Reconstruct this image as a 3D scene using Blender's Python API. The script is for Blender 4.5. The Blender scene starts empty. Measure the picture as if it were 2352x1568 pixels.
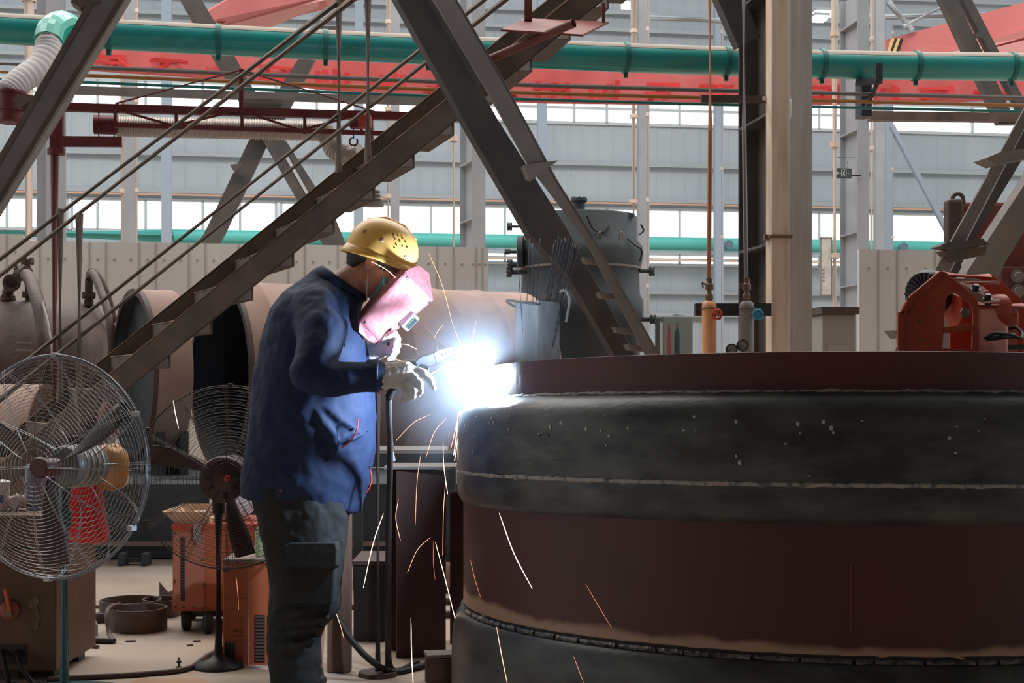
import bpy, bmesh, math, random
from mathutils import Vector as V, Matrix as M, noise
SC = bpy.context.scene
COL = SC.collection
random.seed(7)
R = math.radians
pi = math.pi

# ------------------------------------------------------------------ camera, world, lights, exposure
F, HOR, EYE, CX = 3267.0, 885.0, 1.08, 1176.0      # focal length in px, horizon row, eye height, centre column
cam = bpy.data.cameras.new('camera'); camo = bpy.data.objects.new('camera', cam); COL.objects.link(camo)
cam.sensor_width = 36; cam.lens = F / 2352 * 36; cam.shift_y = (HOR - 784) / 2352
cam.clip_start = .05; cam.clip_end = 300
camo.location = (0, 0, EYE); camo.rotation_euler = (pi / 2, 0, 0)
SC.camera = camo
SC.view_settings.view_transform = 'Standard'; SC.view_settings.look = 'None'
SC.view_settings.gamma = 1; SC.view_settings.use_curve_mapping = False
SC.view_settings.exposure = 0.35
SC.cycles.max_bounces = 8; SC.cycles.volume_bounces = 0; SC.cycles.sample_clamp_indirect = 4
SC.cycles.use_denoising = True
SC.cycles.volume_step_rate = 1.0
w = bpy.data.worlds.new('overcast_sky'); SC.world = w; w.use_nodes = True
w.node_tree.nodes['Background'].inputs[0].default_value = (.93, .97, 1.0, 1)
w.node_tree.nodes['Background'].inputs[1].default_value = 0.62

def lamp(name, kind, loc, power, color, size=.1, rot=None, sy=None):
    l = bpy.data.lights.new(name, kind); l.energy = power; l.color = color
    if kind == 'AREA':
        l.size = size
        if sy: l.shape = 'RECTANGLE'; l.size_y = sy
    elif kind == 'POINT': l.shadow_soft_size = size
    o = bpy.data.objects.new(name, l); COL.objects.link(o); o.location = loc
    if rot: o.rotation_euler = rot
    return o
# daylight through the far roof, an added strip over mid-hall, and the arc
lamp('overhead_light_strip', 'AREA', (0, 20, 15), 2700, (1, .98, .95), 34, (0, 0, 0), 5)
lamp('overhead_light_strip', 'AREA', (-2, 11, 12.5), 860, (1, .92, .83), 20, (0, 0, 0), 2.5)  # unseen strip added to brighten the fence and mid hall
ARC = V(((1103 - CX) / F * 4.85, 4.85, EYE - (884 - HOR) / F * 4.85))
lamp('arc_light', 'POINT', ARC + V((.004, -.065, .03)), 62, (.62, .78, 1.0), .03)

# ------------------------------------------------------------------ pixel / hall helpers
TH = R(8.6); HX = V((math.cos(TH), math.sin(TH), 0)); HY = V((-math.sin(TH), math.cos(TH), 0)); UP = V((0, 0, 1))
K = math.tan(TH) / F
def P(px, py, d): return V(((px - CX) / F * d, d, EYE - (py - HOR) / F * d))
def hd(px, zc): return zc / (1 + (CX - px) * K)                  # depth of the hall plane zc seen at column px
def W(px, py, zc): return P(px, py, hd(px, zc))                  # point of a plane parallel to the hall's long wall
def Hh(px, y0, zc):                                              # same, height given as the row it has at the centre column
    d = hd(px, zc); return V(((px - CX) / F * d, d, EYE + (HOR - y0) * zc / F))
def floor_y(d): return HOR + EYE * F / d
def onfloor(px, d): return V(((px - CX) / F * d, d, 0))
def m2(px, d): return px / F * d

# ------------------------------------------------------------------ materials
MATS = {}
def mat(name, c, rough=.6, metal=0., c2=None, ns=6., amt=.5, bump=0., bs=40., emit=None, es=0., spec=.5, stretch=None, detail=6, lo=.35, hi=.7, coat=0, trans=0, alpha=1, sub=0):
    if name in MATS: return MATS[name]
    m = bpy.data.materials.new(name); m.use_nodes = True
    nt = m.node_tree; b = nt.nodes['Principled BSDF']
    I = b.inputs
    I['Base Color'].default_value = (*c, 1); I['Roughness'].default_value = rough; I['Metallic'].default_value = metal
    I['Specular IOR Level'].default_value = spec
    if coat: I['Coat Weight'].default_value = coat
    if trans: I['Transmission Weight'].default_value = trans
    if alpha < 1: I['Alpha'].default_value = alpha
    if sub: I['Subsurface Weight'].default_value = sub; I['Subsurface Radius'].default_value = (.02, .008, .004)
    if emit: I['Emission Color'].default_value = (*emit, 1); I['Emission Strength'].default_value = es
    if c2 or bump:
        tc = nt.nodes.new('ShaderNodeTexCoord'); mp = nt.nodes.new('ShaderNodeMapping')
        nt.links.new(tc.outputs['Object'], mp.inputs[0])
        if stretch: mp.inputs['Scale'].default_value = stretch
    if c2:
        n = nt.nodes.new('ShaderNodeTexNoise'); n.inputs['Scale'].default_value = ns; n.inputs['Detail'].default_value = detail
        nt.links.new(mp.outputs[0], n.inputs['Vector'])
        r = nt.nodes.new('ShaderNodeValToRGB'); r.color_ramp.elements[0].position = lo; r.color_ramp.elements[1].position = hi
        e1 = [c[i] + (c2[i] - c[i]) * amt * 2 if amt < .5 else c2[i] for i in range(3)]
        r.color_ramp.elements[0].color = (*c, 1); r.color_ramp.elements[1].color = (*e1, 1)
        nt.links.new(n.outputs[0], r.inputs[0]); nt.links.new(r.outputs[0], I['Base Color'])
    if bump:
        n2 = nt.nodes.new('ShaderNodeTexNoise'); n2.inputs['Scale'].default_value = bs; n2.inputs['Detail'].default_value = 5
        nt.links.new(mp.outputs[0], n2.inputs['Vector'])
        bp = nt.nodes.new('ShaderNodeBump'); bp.inputs['Strength'].default_value = bump; bp.inputs['Distance'].default_value = .01
        nt.links.new(n2.outputs[0], bp.inputs['Height']); nt.links.new(bp.outputs[0], I['Normal'])
    MATS[name] = m; return m
def glow(name, c, s):
    if name in MATS: return MATS[name]
    m = bpy.data.materials.new(name); m.use_nodes = True; nt = m.node_tree; nt.nodes.clear()
    e = nt.nodes.new('ShaderNodeEmission'); o = nt.nodes.new('ShaderNodeOutputMaterial')
    e.inputs[0].default_value = (*c, 1); e.inputs[1].default_value = s; nt.links.new(e.outputs[0], o.inputs[0])
    MATS[name] = m; return m

steel = mat('dusty_steel_paint', (.21, .185, .17), .75, c2=(.28, .245, .225), ns=3, bump=.15)
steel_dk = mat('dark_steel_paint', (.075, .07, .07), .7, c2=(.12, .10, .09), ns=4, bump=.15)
stairst = mat('stair_steel', (.10, .082, .07), .7, c2=(.17, .12, .09), ns=7, bump=.2)
colgrey = mat('grey_column_paint', (.50, .50, .48), .7, c2=(.40, .39, .37), ns=4, stretch=(6, 6, .6), bump=.1)
farcol = mat('far_column_paint', (.30, .31, .33), .8, c2=(.25, .26, .28), ns=2)
farpost = mat('far_post_paint', (.30, .36, .43), .8)
beige = mat('beige_pipe_paint', (.60, .48, .40), .7, c2=(.50, .38, .31), ns=3, stretch=(4, 4, .5))
wallm = mat('corrugated_wall_paint', (.42, .47, .50), .85, c2=(.36, .41, .45), ns=.7, stretch=(1, 1, .35))
girt = mat('girt_paint', (.36, .40, .42), .8)
fencem = mat('partition_paint', (.66, .64, .61), .8, c2=(.60, .57, .54), ns=1.5, stretch=(1, 1, .4))
teal = mat('teal_duct_paint', (.015, .35, .325), .32, c2=(.03, .30, .285), ns=3, coat=.3)
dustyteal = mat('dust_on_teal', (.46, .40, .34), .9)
teal2 = mat('teal_pipe_paint', (.10, .50, .45), .5)
tealdk = mat('teal_post_paint', (.01, .12, .125), .45, c2=(.02, .09, .10), ns=8, coat=.2)
redarm = mat('maroon_arm_paint', (.13, .018, .022), .5, c2=(.16, .03, .03), ns=5)
redcrane = mat('hazy_crane_red', (.50, .13, .125), .6, c2=(.56, .17, .16), ns=.8)  # red washed out to stand in for haze in the hall
redcrane2 = mat('crane_flange_paint', (.60, .27, .25), .6)
silverhose = mat('silver_hose', (.55, .50, .46), .4, .5, bump=.3, bs=60)
whitehose = mat('white_hose', (.62, .60, .60), .7)
rust = mat('rust_oxide', (.36, .225, .175), .8, c2=(.45, .30, .24), ns=3, bump=.2)
rustdk = mat('dark_rust', (.07, .042, .035), .6, c2=(.14, .09, .074), ns=5, bump=.3)
slate = mat('slate_primer', (.042, .055, .066), .65, c2=(.07, .082, .092), ns=3, bump=.1)
inner = mat('shell_inside', (.035, .045, .05), .7, c2=(.05, .055, .06), ns=3)
black = mat('black_plastic', (.012, .012, .013), .45)
rubber = mat('black_rubber', (.02, .018, .017), .6)
chrome = mat('bright_steel', (.6, .6, .6), .25, 1)
wire = mat('guard_wire', (.34, .35, .36), .35, .8)
wiredk = mat('dark_guard_wire', (.075, .06, .055), .5, .6)
orange = mat('orange_machine_paint', (.55, .085, .03), .5, c2=(.38, .05, .025), ns=5, bump=.1)
orangew = mat('welder_orange_paint', (.50, .13, .05), .55, c2=(.38, .085, .035), ns=4, bump=.05)
orangep = mat('orange_pipe_paint', (.88, .43, .18), .5, c2=(.78, .34, .13), ns=4)
brass = mat('dull_brass', (.22, .15, .10), .5, .4)
wood = mat('old_wood', (.20, .115, .075), .8, c2=(.13, .07, .05), ns=3, stretch=(6, 6, .6), bump=.2)
brownpaint = mat('brown_cabinet_paint', (.11, .055, .038), .6, c2=(.19, .11, .07), ns=2.5, lo=.5, hi=.8, bump=.1)
card = mat('cardboard', (.60, .38, .24), .85, c2=(.52, .32, .2), ns=3)
cloth = mat('white_cloth', (.68, .64, .61), .9, bump=.3, bs=25)
whitep = mat('white_plastic', (.75, .73, .72), .4)
glass = glow('daylit_pane', (.95, .99, 1.0), 1.9)
# ------------------------------------------------------------------ mesh builder
LOC = {}
def frame(d):
    d = d.normalized(); a = UP if abs(d.z) < .95 else V((1, 0, 0))
    x = d.cross(a).normalized(); return x, x.cross(d).normalized(), d
class B:
    def __init__(s): s.bm = bmesh.new()
    def _f(s, vs):
        try: return s.bm.faces.new(vs)
        except ValueError: return None
    def hexa(s, p):                                              # eight corners: bottom loop, then top loop
        v = [s.bm.verts.new(q) for q in p]
        for f in ((3, 2, 1, 0), (4, 5, 6, 7), (0, 1, 5, 4), (1, 2, 6, 5), (2, 3, 7, 6), (3, 0, 4, 7)): s._f([v[i] for i in f])
        return s
    def box(s, c, sx, sy, sz, ax=None):                          # centre, full sizes, optional axes
        ax = ax or (V((1, 0, 0)), V((0, 1, 0)), UP); c = V(c)
        X, Y, Z = ax[0] * sx / 2, ax[1] * sy / 2, ax[2] * sz / 2
        return s.hexa([c - X - Y - Z, c + X - Y - Z, c + X + Y - Z, c - X + Y - Z, c - X - Y + Z, c + X - Y + Z, c + X + Y + Z, c - X + Y + Z])
    def prism(s, pts, ext):                                      # polygon pushed along ext
        a = [s.bm.verts.new(p) for p in pts]; b = [s.bm.verts.new(V(p) + V(ext)) for p in pts]
        s._f(a[::-1]); s._f(b); n = len(a)
        for i in range(n): s._f([a[i], a[(i + 1) % n], b[(i + 1) % n], b[i]])
        return s
    def beam(s, p0, p1, w_, h_, side=None):                      # rectangular bar; w_ along side
        p0, p1 = V(p0), V(p1); d = (p1 - p0).normalized()
        if side is None: x, y, _ = frame(d)
        else: x = (V(side) - d * d.dot(V(side))).normalized(); y = d.cross(x)
        X, Y = x * w_ / 2, y * h_ / 2
        return s.hexa([p0 - X - Y, p0 + X - Y, p0 + X + Y, p0 - X + Y, p1 - X - Y, p1 + X - Y, p1 + X + Y, p1 - X + Y])
    def hbeam(s, p0, p1, fw, dp, t, side):                       # H section: flanges fw wide along side, dp apart
        p0, p1 = V(p0), V(p1); d = (p1 - p0).normalized(); x = (V(side) - d * d.dot(V(side))).normalized(); y = d.cross(x)
        for q in (-1, 1): s.beam(p0 + y * q * (dp - t) / 2, p1 + y * q * (dp - t) / 2, fw, t, x)
        return s.beam(p0, p1, t, dp - 2 * t, x)
    def rings(s, rs, cap=True, closed=False):
        L = [[s.bm.verts.new(p) for p in r] for r in rs]; n = len(L[0])
        for a, b in zip(L, L[1:] + ([L[0]] if closed else [])):
            for i in range(n): s._f([a[i], a[(i + 1) % n], b[(i + 1) % n], b[i]])
        if cap and not closed: s._f(L[0][::-1]); s._f(L[-1])
        return s
    def tube(s, pts, r, n=8, cap=True, closed=False):
        pts = [V(p) for p in pts]; rs = []; px = None
        for i, p in enumerate(pts):
            if closed: d = pts[(i + 1) % len(pts)] - pts[i - 1]
            else: d = pts[min(i + 1, len(pts) - 1)] - pts[max(i - 1, 0)]
            d.normalize()
            if px is None: x, y, _ = frame(d)
            else:
                x = px - d * px.dot(d); x.normalize(); y = d.cross(x)
            px = x; rr = r[i] if isinstance(r, (list, tuple)) else r
            rs.append([p + (x * math.cos(a) + y * math.sin(a)) * rr for a in [2 * pi * k / n for k in range(n)]])
        return s.rings(rs, cap, closed)
    def lathe(s, prof, o, ax=UP, n=32, cap=False, a0=0, a1=None, xdir=None):   # profile of (radius, height)
        o = V(o); x, y, d = frame(V(ax))
        if xdir is not None: x = V(xdir); x = (x - d * x.dot(d)).normalized(); y = d.cross(x)
        full = a1 is None; cnt = n if full else n + 1; a1 = a0 + 2 * pi if full else a1
        L = []
        for r_, h in prof:
            L.append([s.bm.verts.new(o + d * h + (x * math.cos(a0 + (a1 - a0) * k / n) + y * math.sin(a0 + (a1 - a0) * k / n)) * r_) for k in range(cnt)])
        for a, b in zip(L, L[1:]):
            for i in range(cnt if full else cnt - 1): s._f([a[i], a[(i + 1) % cnt], b[(i + 1) % cnt], b[i]])
        if cap and full: s._f(L[0][::-1]); s._f(L[-1])
        return s
    def ell(s, c, rx, ry, rz, ax=None, n=20, m=12):
        ax = ax or (V((1, 0, 0)), V((0, 1, 0)), UP); c = V(c); L = []
        for j in range(1, m):
            t = pi * j / m
            L.append([c + ax[2] * rz * -math.cos(t) + (ax[0] * rx * math.cos(2 * pi * k / n) + ax[1] * ry * math.sin(2 * pi * k / n)) * math.sin(t) for k in range(n)])
        LV = [[s.bm.verts.new(p) for p in r] for r in L]
        for a, b in zip(LV, LV[1:]):
            for i in range(n): s._f([a[i], a[(i + 1) % n], b[(i + 1) % n], b[i]])
        p0 = s.bm.verts.new(c - ax[2] * rz); p1 = s.bm.verts.new(c + ax[2] * rz)
        for i in range(n): s._f([p0, LV[0][(i + 1) % n], LV[0][i]]); s._f([p1, LV[-1][i], LV[-1][(i + 1) % n]])
        return s
    def cap(s, p0, p1, r0, r1, n=14):                            # tapered capsule
        p0, p1 = V(p0), V(p1); x, y, d = frame(p1 - p0); L = (p1 - p0).length; rs = []
        for t in (-80, -50, -25, 0):
            rs.append((r0 * math.cos(R(t)), r0 * math.sin(R(t))))
        for t in (0, 25, 50, 80): rs.append((r1 * math.cos(R(t)), L + r1 * math.sin(R(t))))
        return s.rings([[p0 + d * h + (x * math.cos(2 * pi * k / n) + y * math.sin(2 * pi * k / n)) * q for k in range(n)] for q, h in rs])
    def chain(s, pts, rs, n=14):
        for (a, b), (q, e) in zip(zip(pts, pts[1:]), zip(rs, rs[1:])): s.cap(a, b, q, e, n)
        return s
    def grid(s, rows):
        L = [[s.bm.verts.new(p) for p in r] for r in rows]
        for a, b in zip(L, L[1:]):
            for i in range(len(a) - 1): s._f([a[i], a[i + 1], b[i + 1], b[i]])
        return s
    def build(s, name, m, parent=None, smooth=False, bev=0, solid=0, loc=None, remesh=0, sm=0, disp=None, sub=0):
        bmesh.ops.recalc_face_normals(s.bm, faces=s.bm.faces)
        me = bpy.data.meshes.new(name)
        if parent is not None: o0 = LOC[parent.name]
        elif loc is not None: o0 = V(loc)
        else:
            xs = [v.co for v in s.bm.verts]
            o0 = V(((min(v.x for v in xs) + max(v.x for v in xs)) / 2, (min(v.y for v in xs) + max(v.y for v in xs)) / 2, min(v.z for v in xs)))
        for v in s.bm.verts: v.co -= o0
        for f in s.bm.faces: f.smooth = bool(smooth)
        s.bm.to_mesh(me); s.bm.free()
        o = bpy.data.objects.new(name, me); COL.objects.link(o)
        for q in (m if isinstance(m, (list, tuple)) else [m]): me.materials.append(q)
        if parent is not None: o.parent = parent; LOC[o.name] = o0
        else: o.location = o0; LOC[o.name] = o0
        if smooth and smooth is not True: me.set_sharp_from_angle(angle=R(smooth))
        mods = False
        if remesh:
            q = o.modifiers.new('r', 'REMESH'); q.mode = 'VOXEL'; q.voxel_size = remesh; q.use_smooth_shade = True; mods = True
        if sm: q = o.modifiers.new('s', 'SMOOTH'); q.iterations = sm; q.factor = .5; mods = True
        for nz, st in (disp or []):
            tx = bpy.data.textures.new('folds', 'CLOUDS'); tx.noise_scale = nz; tx.noise_depth = 2
            q = o.modifiers.new('d', 'DISPLACE'); q.texture = tx; q.strength = st; q.mid_level = .5; q.texture_coords = 'LOCAL'; mods = True
        if solid: q = o.modifiers.new('t', 'SOLIDIFY'); q.thickness = solid; q.offset = 0; mods = True
        if bev: q = o.modifiers.new('b', 'BEVEL'); q.width = bev; q.segments = 2; q.limit_method = 'ANGLE'; mods = True
        if sub: q = o.modifiers.new('u', 'SUBSURF'); q.levels = q.render_levels = sub; mods = True
        if mods:
            dg = bpy.context.evaluated_depsgraph_get(); dg.update()
            nm = bpy.data.meshes.new_from_object(o.evaluated_get(dg)); o.modifiers.clear(); nm.name = name; o.data = nm
            if remesh or sub:
                for f in nm.polygons: f.use_smooth = True
        return o
def tag(o, label, cat, group=None, kind=None):
    o['label'] = label; o['category'] = cat
    if group: o['group'] = group
    if kind: o['kind'] = kind
    return o
def thing(name, label, cat, loc, group=None):
    o = bpy.data.objects.new(name, None); COL.objects.link(o); o.location = loc; o.empty_display_size = .1
    LOC[o.name] = V(loc); return tag(o, label, cat, group)
def struct(o): o['kind'] = 'structure'; return o
def lab(o, t): o['label'] = t; return o
def copy_tree(o, d, label=None, group=None):                     # copy of a thing with its parts and sub-parts, moved by d
    c = o.copy(); COL.objects.link(c); c.location = o.location + V(d)
    if label: c['label'] = label
    if group: c['group'] = group
    for ch in o.children:
        k = ch.copy(); COL.objects.link(k); k.parent = c
        for g in ch.children:
            q = g.copy(); COL.objects.link(q); q.parent = k
    return c
def arcpts(c, r, x, y, a0, a1, n): return [V(c) + (V(x) * math.cos(a0 + (a1 - a0) * i / n) + V(y) * math.sin(a0 + (a1 - a0) * i / n)) * r for i in range(n + 1)]
def smoothline(pts, n=6):                                        # Catmull-Rom through points
    pts = [V(p) for p in pts]; q = [pts[0] * 2 - pts[1]] + pts + [pts[-1] * 2 - pts[-2]]; out = []
    for i in range(1, len(q) - 2):
        for k in range(n):
            t = k / n; a, b, c, d = q[i - 1], q[i], q[i + 1], q[i + 2]
            out.append(.5 * ((2 * b) + (c - a) * t + (2 * a - 5 * b + 4 * c - d) * t * t + (3 * b - a - 3 * c + d) * t ** 3))
    return out + [pts[-1]]
def hit(o, px, py):                                               # point and normal of an object under a pixel of the photograph
    e = V((0, 0, EYE)); d = (P(px, py, 1) - e).normalized(); l = LOC[o.name]
    ok, p, n, _ = o.ray_cast(e - l, d); return (p + l, n if n.dot(d) < 0 else -n)
# ------------------------------------------------------------------ hall shell
b = B(); b.hexa([V((-26, -16, -.1)), V((26, -16, -.1)), V((26, 44, -.1)), V((-26, 44, -.1)), V((-26, -16, 0)), V((26, -16, 0)), V((26, 44, 0)), V((-26, 44, 0))])
fl = mat('concrete_floor', (.54, .43, .345), .75, c2=(.40, .315, .25), ns=1.6, bump=.15, bs=12, lo=.3, hi=.75)
struct(b.build('floor', fl, loc=(0, 0, 0)))
b = B(); b.box((0, -4.8, 9.3), 52, 22.4, .2); struct(b.build('ceiling', mat('roof_underside', (.25, .24, .23), .9)))  # unseen near roof, its edge set to keep the foreground dark
b = B(); b.box((0, -16, 4.6), 52, .2, 9.2); struct(b.build('wall_front', mat('roof_underside', (1, 1, 1))))
ZW = 34.0
# corrugated far wall with its two window bands left open
def wallrow(y): return EYE + (HOR - y) * ZW / F
def wall_strip(name, ya, yb):
    b = B(); z0, z1 = wallrow(ya), wallrow(yb); n = 0; x = -700
    pr = []
    o = Hh(1176, 0, ZW); o.z = 0
    t = -22.0
    while t < 22:
        for dt, dy in ((0, 0), (.30, 0), (.315, -.012), (.345, -.012), (.36, 0)):
            pr.append(o + HX * (t + dt) + HY * dy)
        t += .36
    b.grid([[p + UP * z0 for p in pr], [p + UP * z1 for p in pr]])
    return struct(b.build(name, wallm, loc=(0, ZW, 0), solid=.01))
LOWT, LOWB, UPT, UPB, BT, BB = 475, 543, 213, 279, 579, 604
wall_strip('wall_back', LOWT, UPB); wall_strip('wall_back', BT, LOWB); wall_strip('wall_back', 1215, BB); wall_strip('wall_back', -320, UPT)
def window(n, px0, px1, ya, yb, bars, mid=None):
    root = bpy.data.objects.new('window_%d' % n, None); COL.objects.link(root); root['kind'] = 'structure'
    c = Hh((px0 + px1) / 2, yb, ZW); root.location = c; LOC[root.name] = c
    a0, a1 = Hh(px0, ya, ZW) , Hh(px1, ya, ZW); z0, z1 = wallrow(yb), wallrow(ya)
    B().hexa([V((*q, z)) for z in (z0, z1) for q in ((a0 + HY * .02).xy, (a1 + HY * .02).xy, (a1 + HY * .04).xy, (a0 + HY * .04).xy)]).build('pane', glass, root)
    b = B()
    def bar(p, q, w_): b.beam(p, q, w_, .06, HY)
    for z in (z0, z1): b.beam(V((*a0.xy, z)) - HY * .03, V((*a1.xy, z)) - HY * .03, .07, .07)
    for px in [px0] + bars + [px1]:
        q = Hh(px, ya, ZW) - HY * .03; b.beam(V((*q.xy, z0)), V((*q.xy, z1)), .06, .07, HX)
    if mid: b.beam(V((*a0.xy, wallrow(mid))) - HY * .03, V((*a1.xy, wallrow(mid))) - HY * .03, .09, .06)
    b.build('frame', mat('window_frame_paint', (.50, .54, .55), .7), root)
edges = [-260, 160, 290, 380, 640, 905, 1075, 1243, 1470, 1650, 1800, 1960, 2040, 2620]
n = 1
for a, c in zip(edges, edges[1:]):
    w_ = c - a; bars = [a + w_ * t for t in ((.33, .66) if w_ > 200 else (.5,))]
    window(n, a + 6, c - 6, UPT, UPB, bars, 244); n += 1
    window(n, a + 6, c - 6, LOWT, LOWB, bars); n += 1
    window(n, a + 6, c - 6, BT, BB, bars, 592); n += 1
k = 1
for y in (-40, 20, 60, 108, 160, 372, 455, 668, 720):
    p, q = Hh(-500, y, ZW - .12), Hh(2700, y, ZW - .12)
    struct(B().beam(p, q, .09, .10, UP).build('trim_%d' % k, girt)); k += 1
struct(B().beam(Hh(-500, 462, ZW - .2), Hh(2700, 462, ZW - .2), .035, .05, UP).build('trim_%d' % k, mat('conduit_orange', (.62, .36, .24), .6))); k += 1
# teal lines and orange conduits along the foot of the window band
ZP = 33.3
def longpipe(name, label, y0, zc, r, m_, cat, x0=-400, x1=2700):
    return tag(B().tube([Hh(x, y0, zc) for x in (x0, 400, 1176, 1900, x1)], r, 12).build(name, m_, smooth=40), label, cat)
longpipe('teal_wall_pipe', 'pale teal pipe running along the far wall just under the lower windows', 554, ZP, .16, teal2, 'pipe')
longpipe('service_pipe', 'thin orange pipe along the far wall below the pale teal pipe', 593, ZP - .3, .02, mat('pale_orange', (.75, .5, .36), .6), 'pipe')
for px in (1668, 2068):
    t = thing('pipe_bracket', 'blue bracket with round end cap holding the far teal pipe %s' % ('left of the grey column' if px < 1800 else 'right of the grey column'), 'bracket', Hh(px, 640, ZP - .4))
    x = Hh(px, 556, ZP - .25)
    B().lathe([(.001, 0), (.11, 0), (.11, .12), (.001, .12)], x - HY * .1, -HY, 20).build('end_cap', mat('bracket_blue', (.12, .2, .26), .6), t, 40)
    B().beam(Hh(px - 10, 575, ZP - .2), Hh(px - 10, 575, ZP - .2) + HY * 1.0, .08, .08).build('wall_arm', mat('bracket_blue2', (.22, .3, .38), .7), t)
    B().beam(Hh(px - 10, 575, ZP - .2), Hh(px - 22, 625, ZP - .2), .12, .1).build('arm', mat('bracket_blue2', (.22, .3, .38), .7), t)
# far H columns, wall posts and downpipes
def hcol(pa, pb, pr, zc, m_, label, name='steel_column', top=-60, stiff=(), L=.5):
    c0 = Hh((pa + pb) / 2, 0, zc); c0.z = 0
    t = thing(name, label, 'column', c0)
    wf = (pb - pa) / F * zc; H = EYE + (HOR - top) * zc / F
    B().box(c0 + UP * H / 2, wf, .025, H, (HX, HY, UP)).build('front_flange', m_, t)
    sh = Hh(pr + (pb - pa) / 2, 0, zc + L); sh.z = 0
    B().box(sh + UP * H / 2, wf, .025, H, (HX, HY, UP)).build('rear_flange', m_, t)
    b = B(); b.beam(c0 + HY * .012, c0 + HY * .012 + UP * H, .02, .02); 
    p, q = c0 + HY * .0125, sh - HY * .0125; nn = HX * .01
    B().hexa([p - nn, p + nn, q + nn, q - nn, p - nn + UP * H, p + nn + UP * H, q + nn + UP * H, q - nn + UP * H]).build('web', m_, t)
    for y in stiff:
        z = EYE + (HOR - y) * zc / F
        g = B(); a, d = p - HX * wf / 2, q - HX * wf / 2
        g.hexa([V((*u.xy, z + e)) for e in (0, .02) for u in (a, p, q, d)]); g.build('stiffener', m_, t)
    return t
hcol(1083, 1115, 1056, 20, farcol, 'tall grey steel column behind the crossing braces, left of the dark upright vessel', stiff=(372, 505), L=.6)
hcol(1968, 1997, 1928, 20, farcol, 'tall grey steel column carrying the exit sign', stiff=(15, 275, 520, 645), L=.7)
hcol(108, 150, 86, 20, farcol, 'tall grey steel column at the far left behind the leaning brace', L=.5)
def post(px0, px1, zc, m_, name, label, cat, round_=False, top=-60, bot=None, yb=None):
    c = Hh((px0 + px1) / 2, 0, zc); w_ = (px1 - px0) / F * zc; z1 = EYE + (HOR - top) * zc / F; z0 = 0 if yb is None else EYE + (HOR - yb) * zc / F
    a, q = V((*c.xy, z0)), V((*c.xy, z1))
    b = B()
    if round_:
        b.tube([a, q], w_ / 2, 12)
        z = z0 + 1.3
        while z < z1: b.lathe([(w_ / 2, 0), (w_ * .58, .005), (w_ * .58, .07), (w_ / 2, .075)], V((*c.xy, z)), UP, 12); z += 1.55
    else: b.box((a + q) / 2, w_, w_ * .8, z1 - z0, (HX, HY, UP))
    return tag(b.build(name, m_, smooth=40 if round_ else False), label, cat)
for x0, x1, l in ((285, 312, 'second from the left'), (897, 917, 'just left of the yellow helmet'), (1465, 1490, 'right of the dark upright vessel'), (2008, 2030, 'just right of the exit sign column')):
    post(x0, x1, 26, farcol, 'wall_column', 'slim grey column in front of the far wall, ' + l, 'column')
for x0, x1, l in ((372, 394, 'behind the maroon arm'), (1234, 1255, 'behind the crossing braces'), (1640, 1660, 'behind the thin orange riser pipe'), (2030, 2050, 'right of the exit sign'), (815, 834, 'above the yellow helmet')):
    post(x0, x1, 32.5, farpost, 'wall_post', 'blue-grey wall post between windows, ' + l, 'post')
for x0, x1, zc, l in ((53, 80, 19, 'at the far left edge'), (275, 286, 25.6, 'beside the second grey column from the left'), (310, 318, 25.5, 'thin one behind the stair handrail'), (886, 898, 25.6, 'left of the welder\'s helmet'), (1034, 1050, 19.5, 'left of the central grey column'), (1447, 1464, 25.6, 'right of the dark upright vessel'), (1484, 1491, 25.4, 'thin one right of the upright vessel'), (1908, 1926, 19.2, 'behind the exit sign'), (1998, 2007, 19.4, 'thin one right of the exit sign'), (2048, 2053, 31, 'thin one beside the far right windows'), (1655, 1660, 31.5, 'thin one behind the orange riser pipe')):
    post(x0, x1, zc, beige, 'downpipe', 'beige vertical downpipe ' + l, 'pipe', True)
tag(B().beam(W(2048, 290, 31), W(2180, 540, 31), .12, .1).build('wall_brace', farpost), 'thin blue-grey diagonal brace against the far right wall', 'brace')
# roof members and lamps seen near the top edge
for i, (a, q, zc, r, l) in enumerate((((1990, 40), (2420, 30), 27, .07, 'level one in front of the red crane at top right'), ((2040, 5), (2095, 70), 26, .06, 'sloping one beside the exit sign column'), ((2075, 62), (2190, 2), 26, .05, 'sloping one meeting the level roof pipe'), ((1480, 40), (1700, 50), 30, .07, 'level one left of the grey column'))):
    tag(B().tube([W(*a, zc), W(*q, zc)], r, 8).build('roof_strut', girt), 'grey tubular roof strut, ' + l, 'strut')
for x0, x1, ya, l in ((1430, 1462, 3, 'left of the grey column'), (1868, 1912, 4, 'just right of the grey column, upper'), (1866, 1897, 16, 'just right of the grey column, lower'), (2240, 2305, 5, 'above the right red crane'), (2206, 2228, 23, 'above the right red crane, small left one'), (2242, 2266, 23, 'above the right red crane, small right one')):
    c = Hh((x0 + x1) / 2, ya, 30); t = thing('ceiling_lamp', 'bright long ceiling lamp at the top, ' + l, 'lamp', c)
    w_ = (x1 - x0) / F * 30
    B().box(c, w_, .3, .07, (HX, HY, UP)).build('tube', glow('lamp_white', (1, .98, .94), 5), t)
    B().box(c + UP * .07, w_ + .06, .4, .05, (HX, HY, UP)).build('housing', girt, t)
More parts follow.
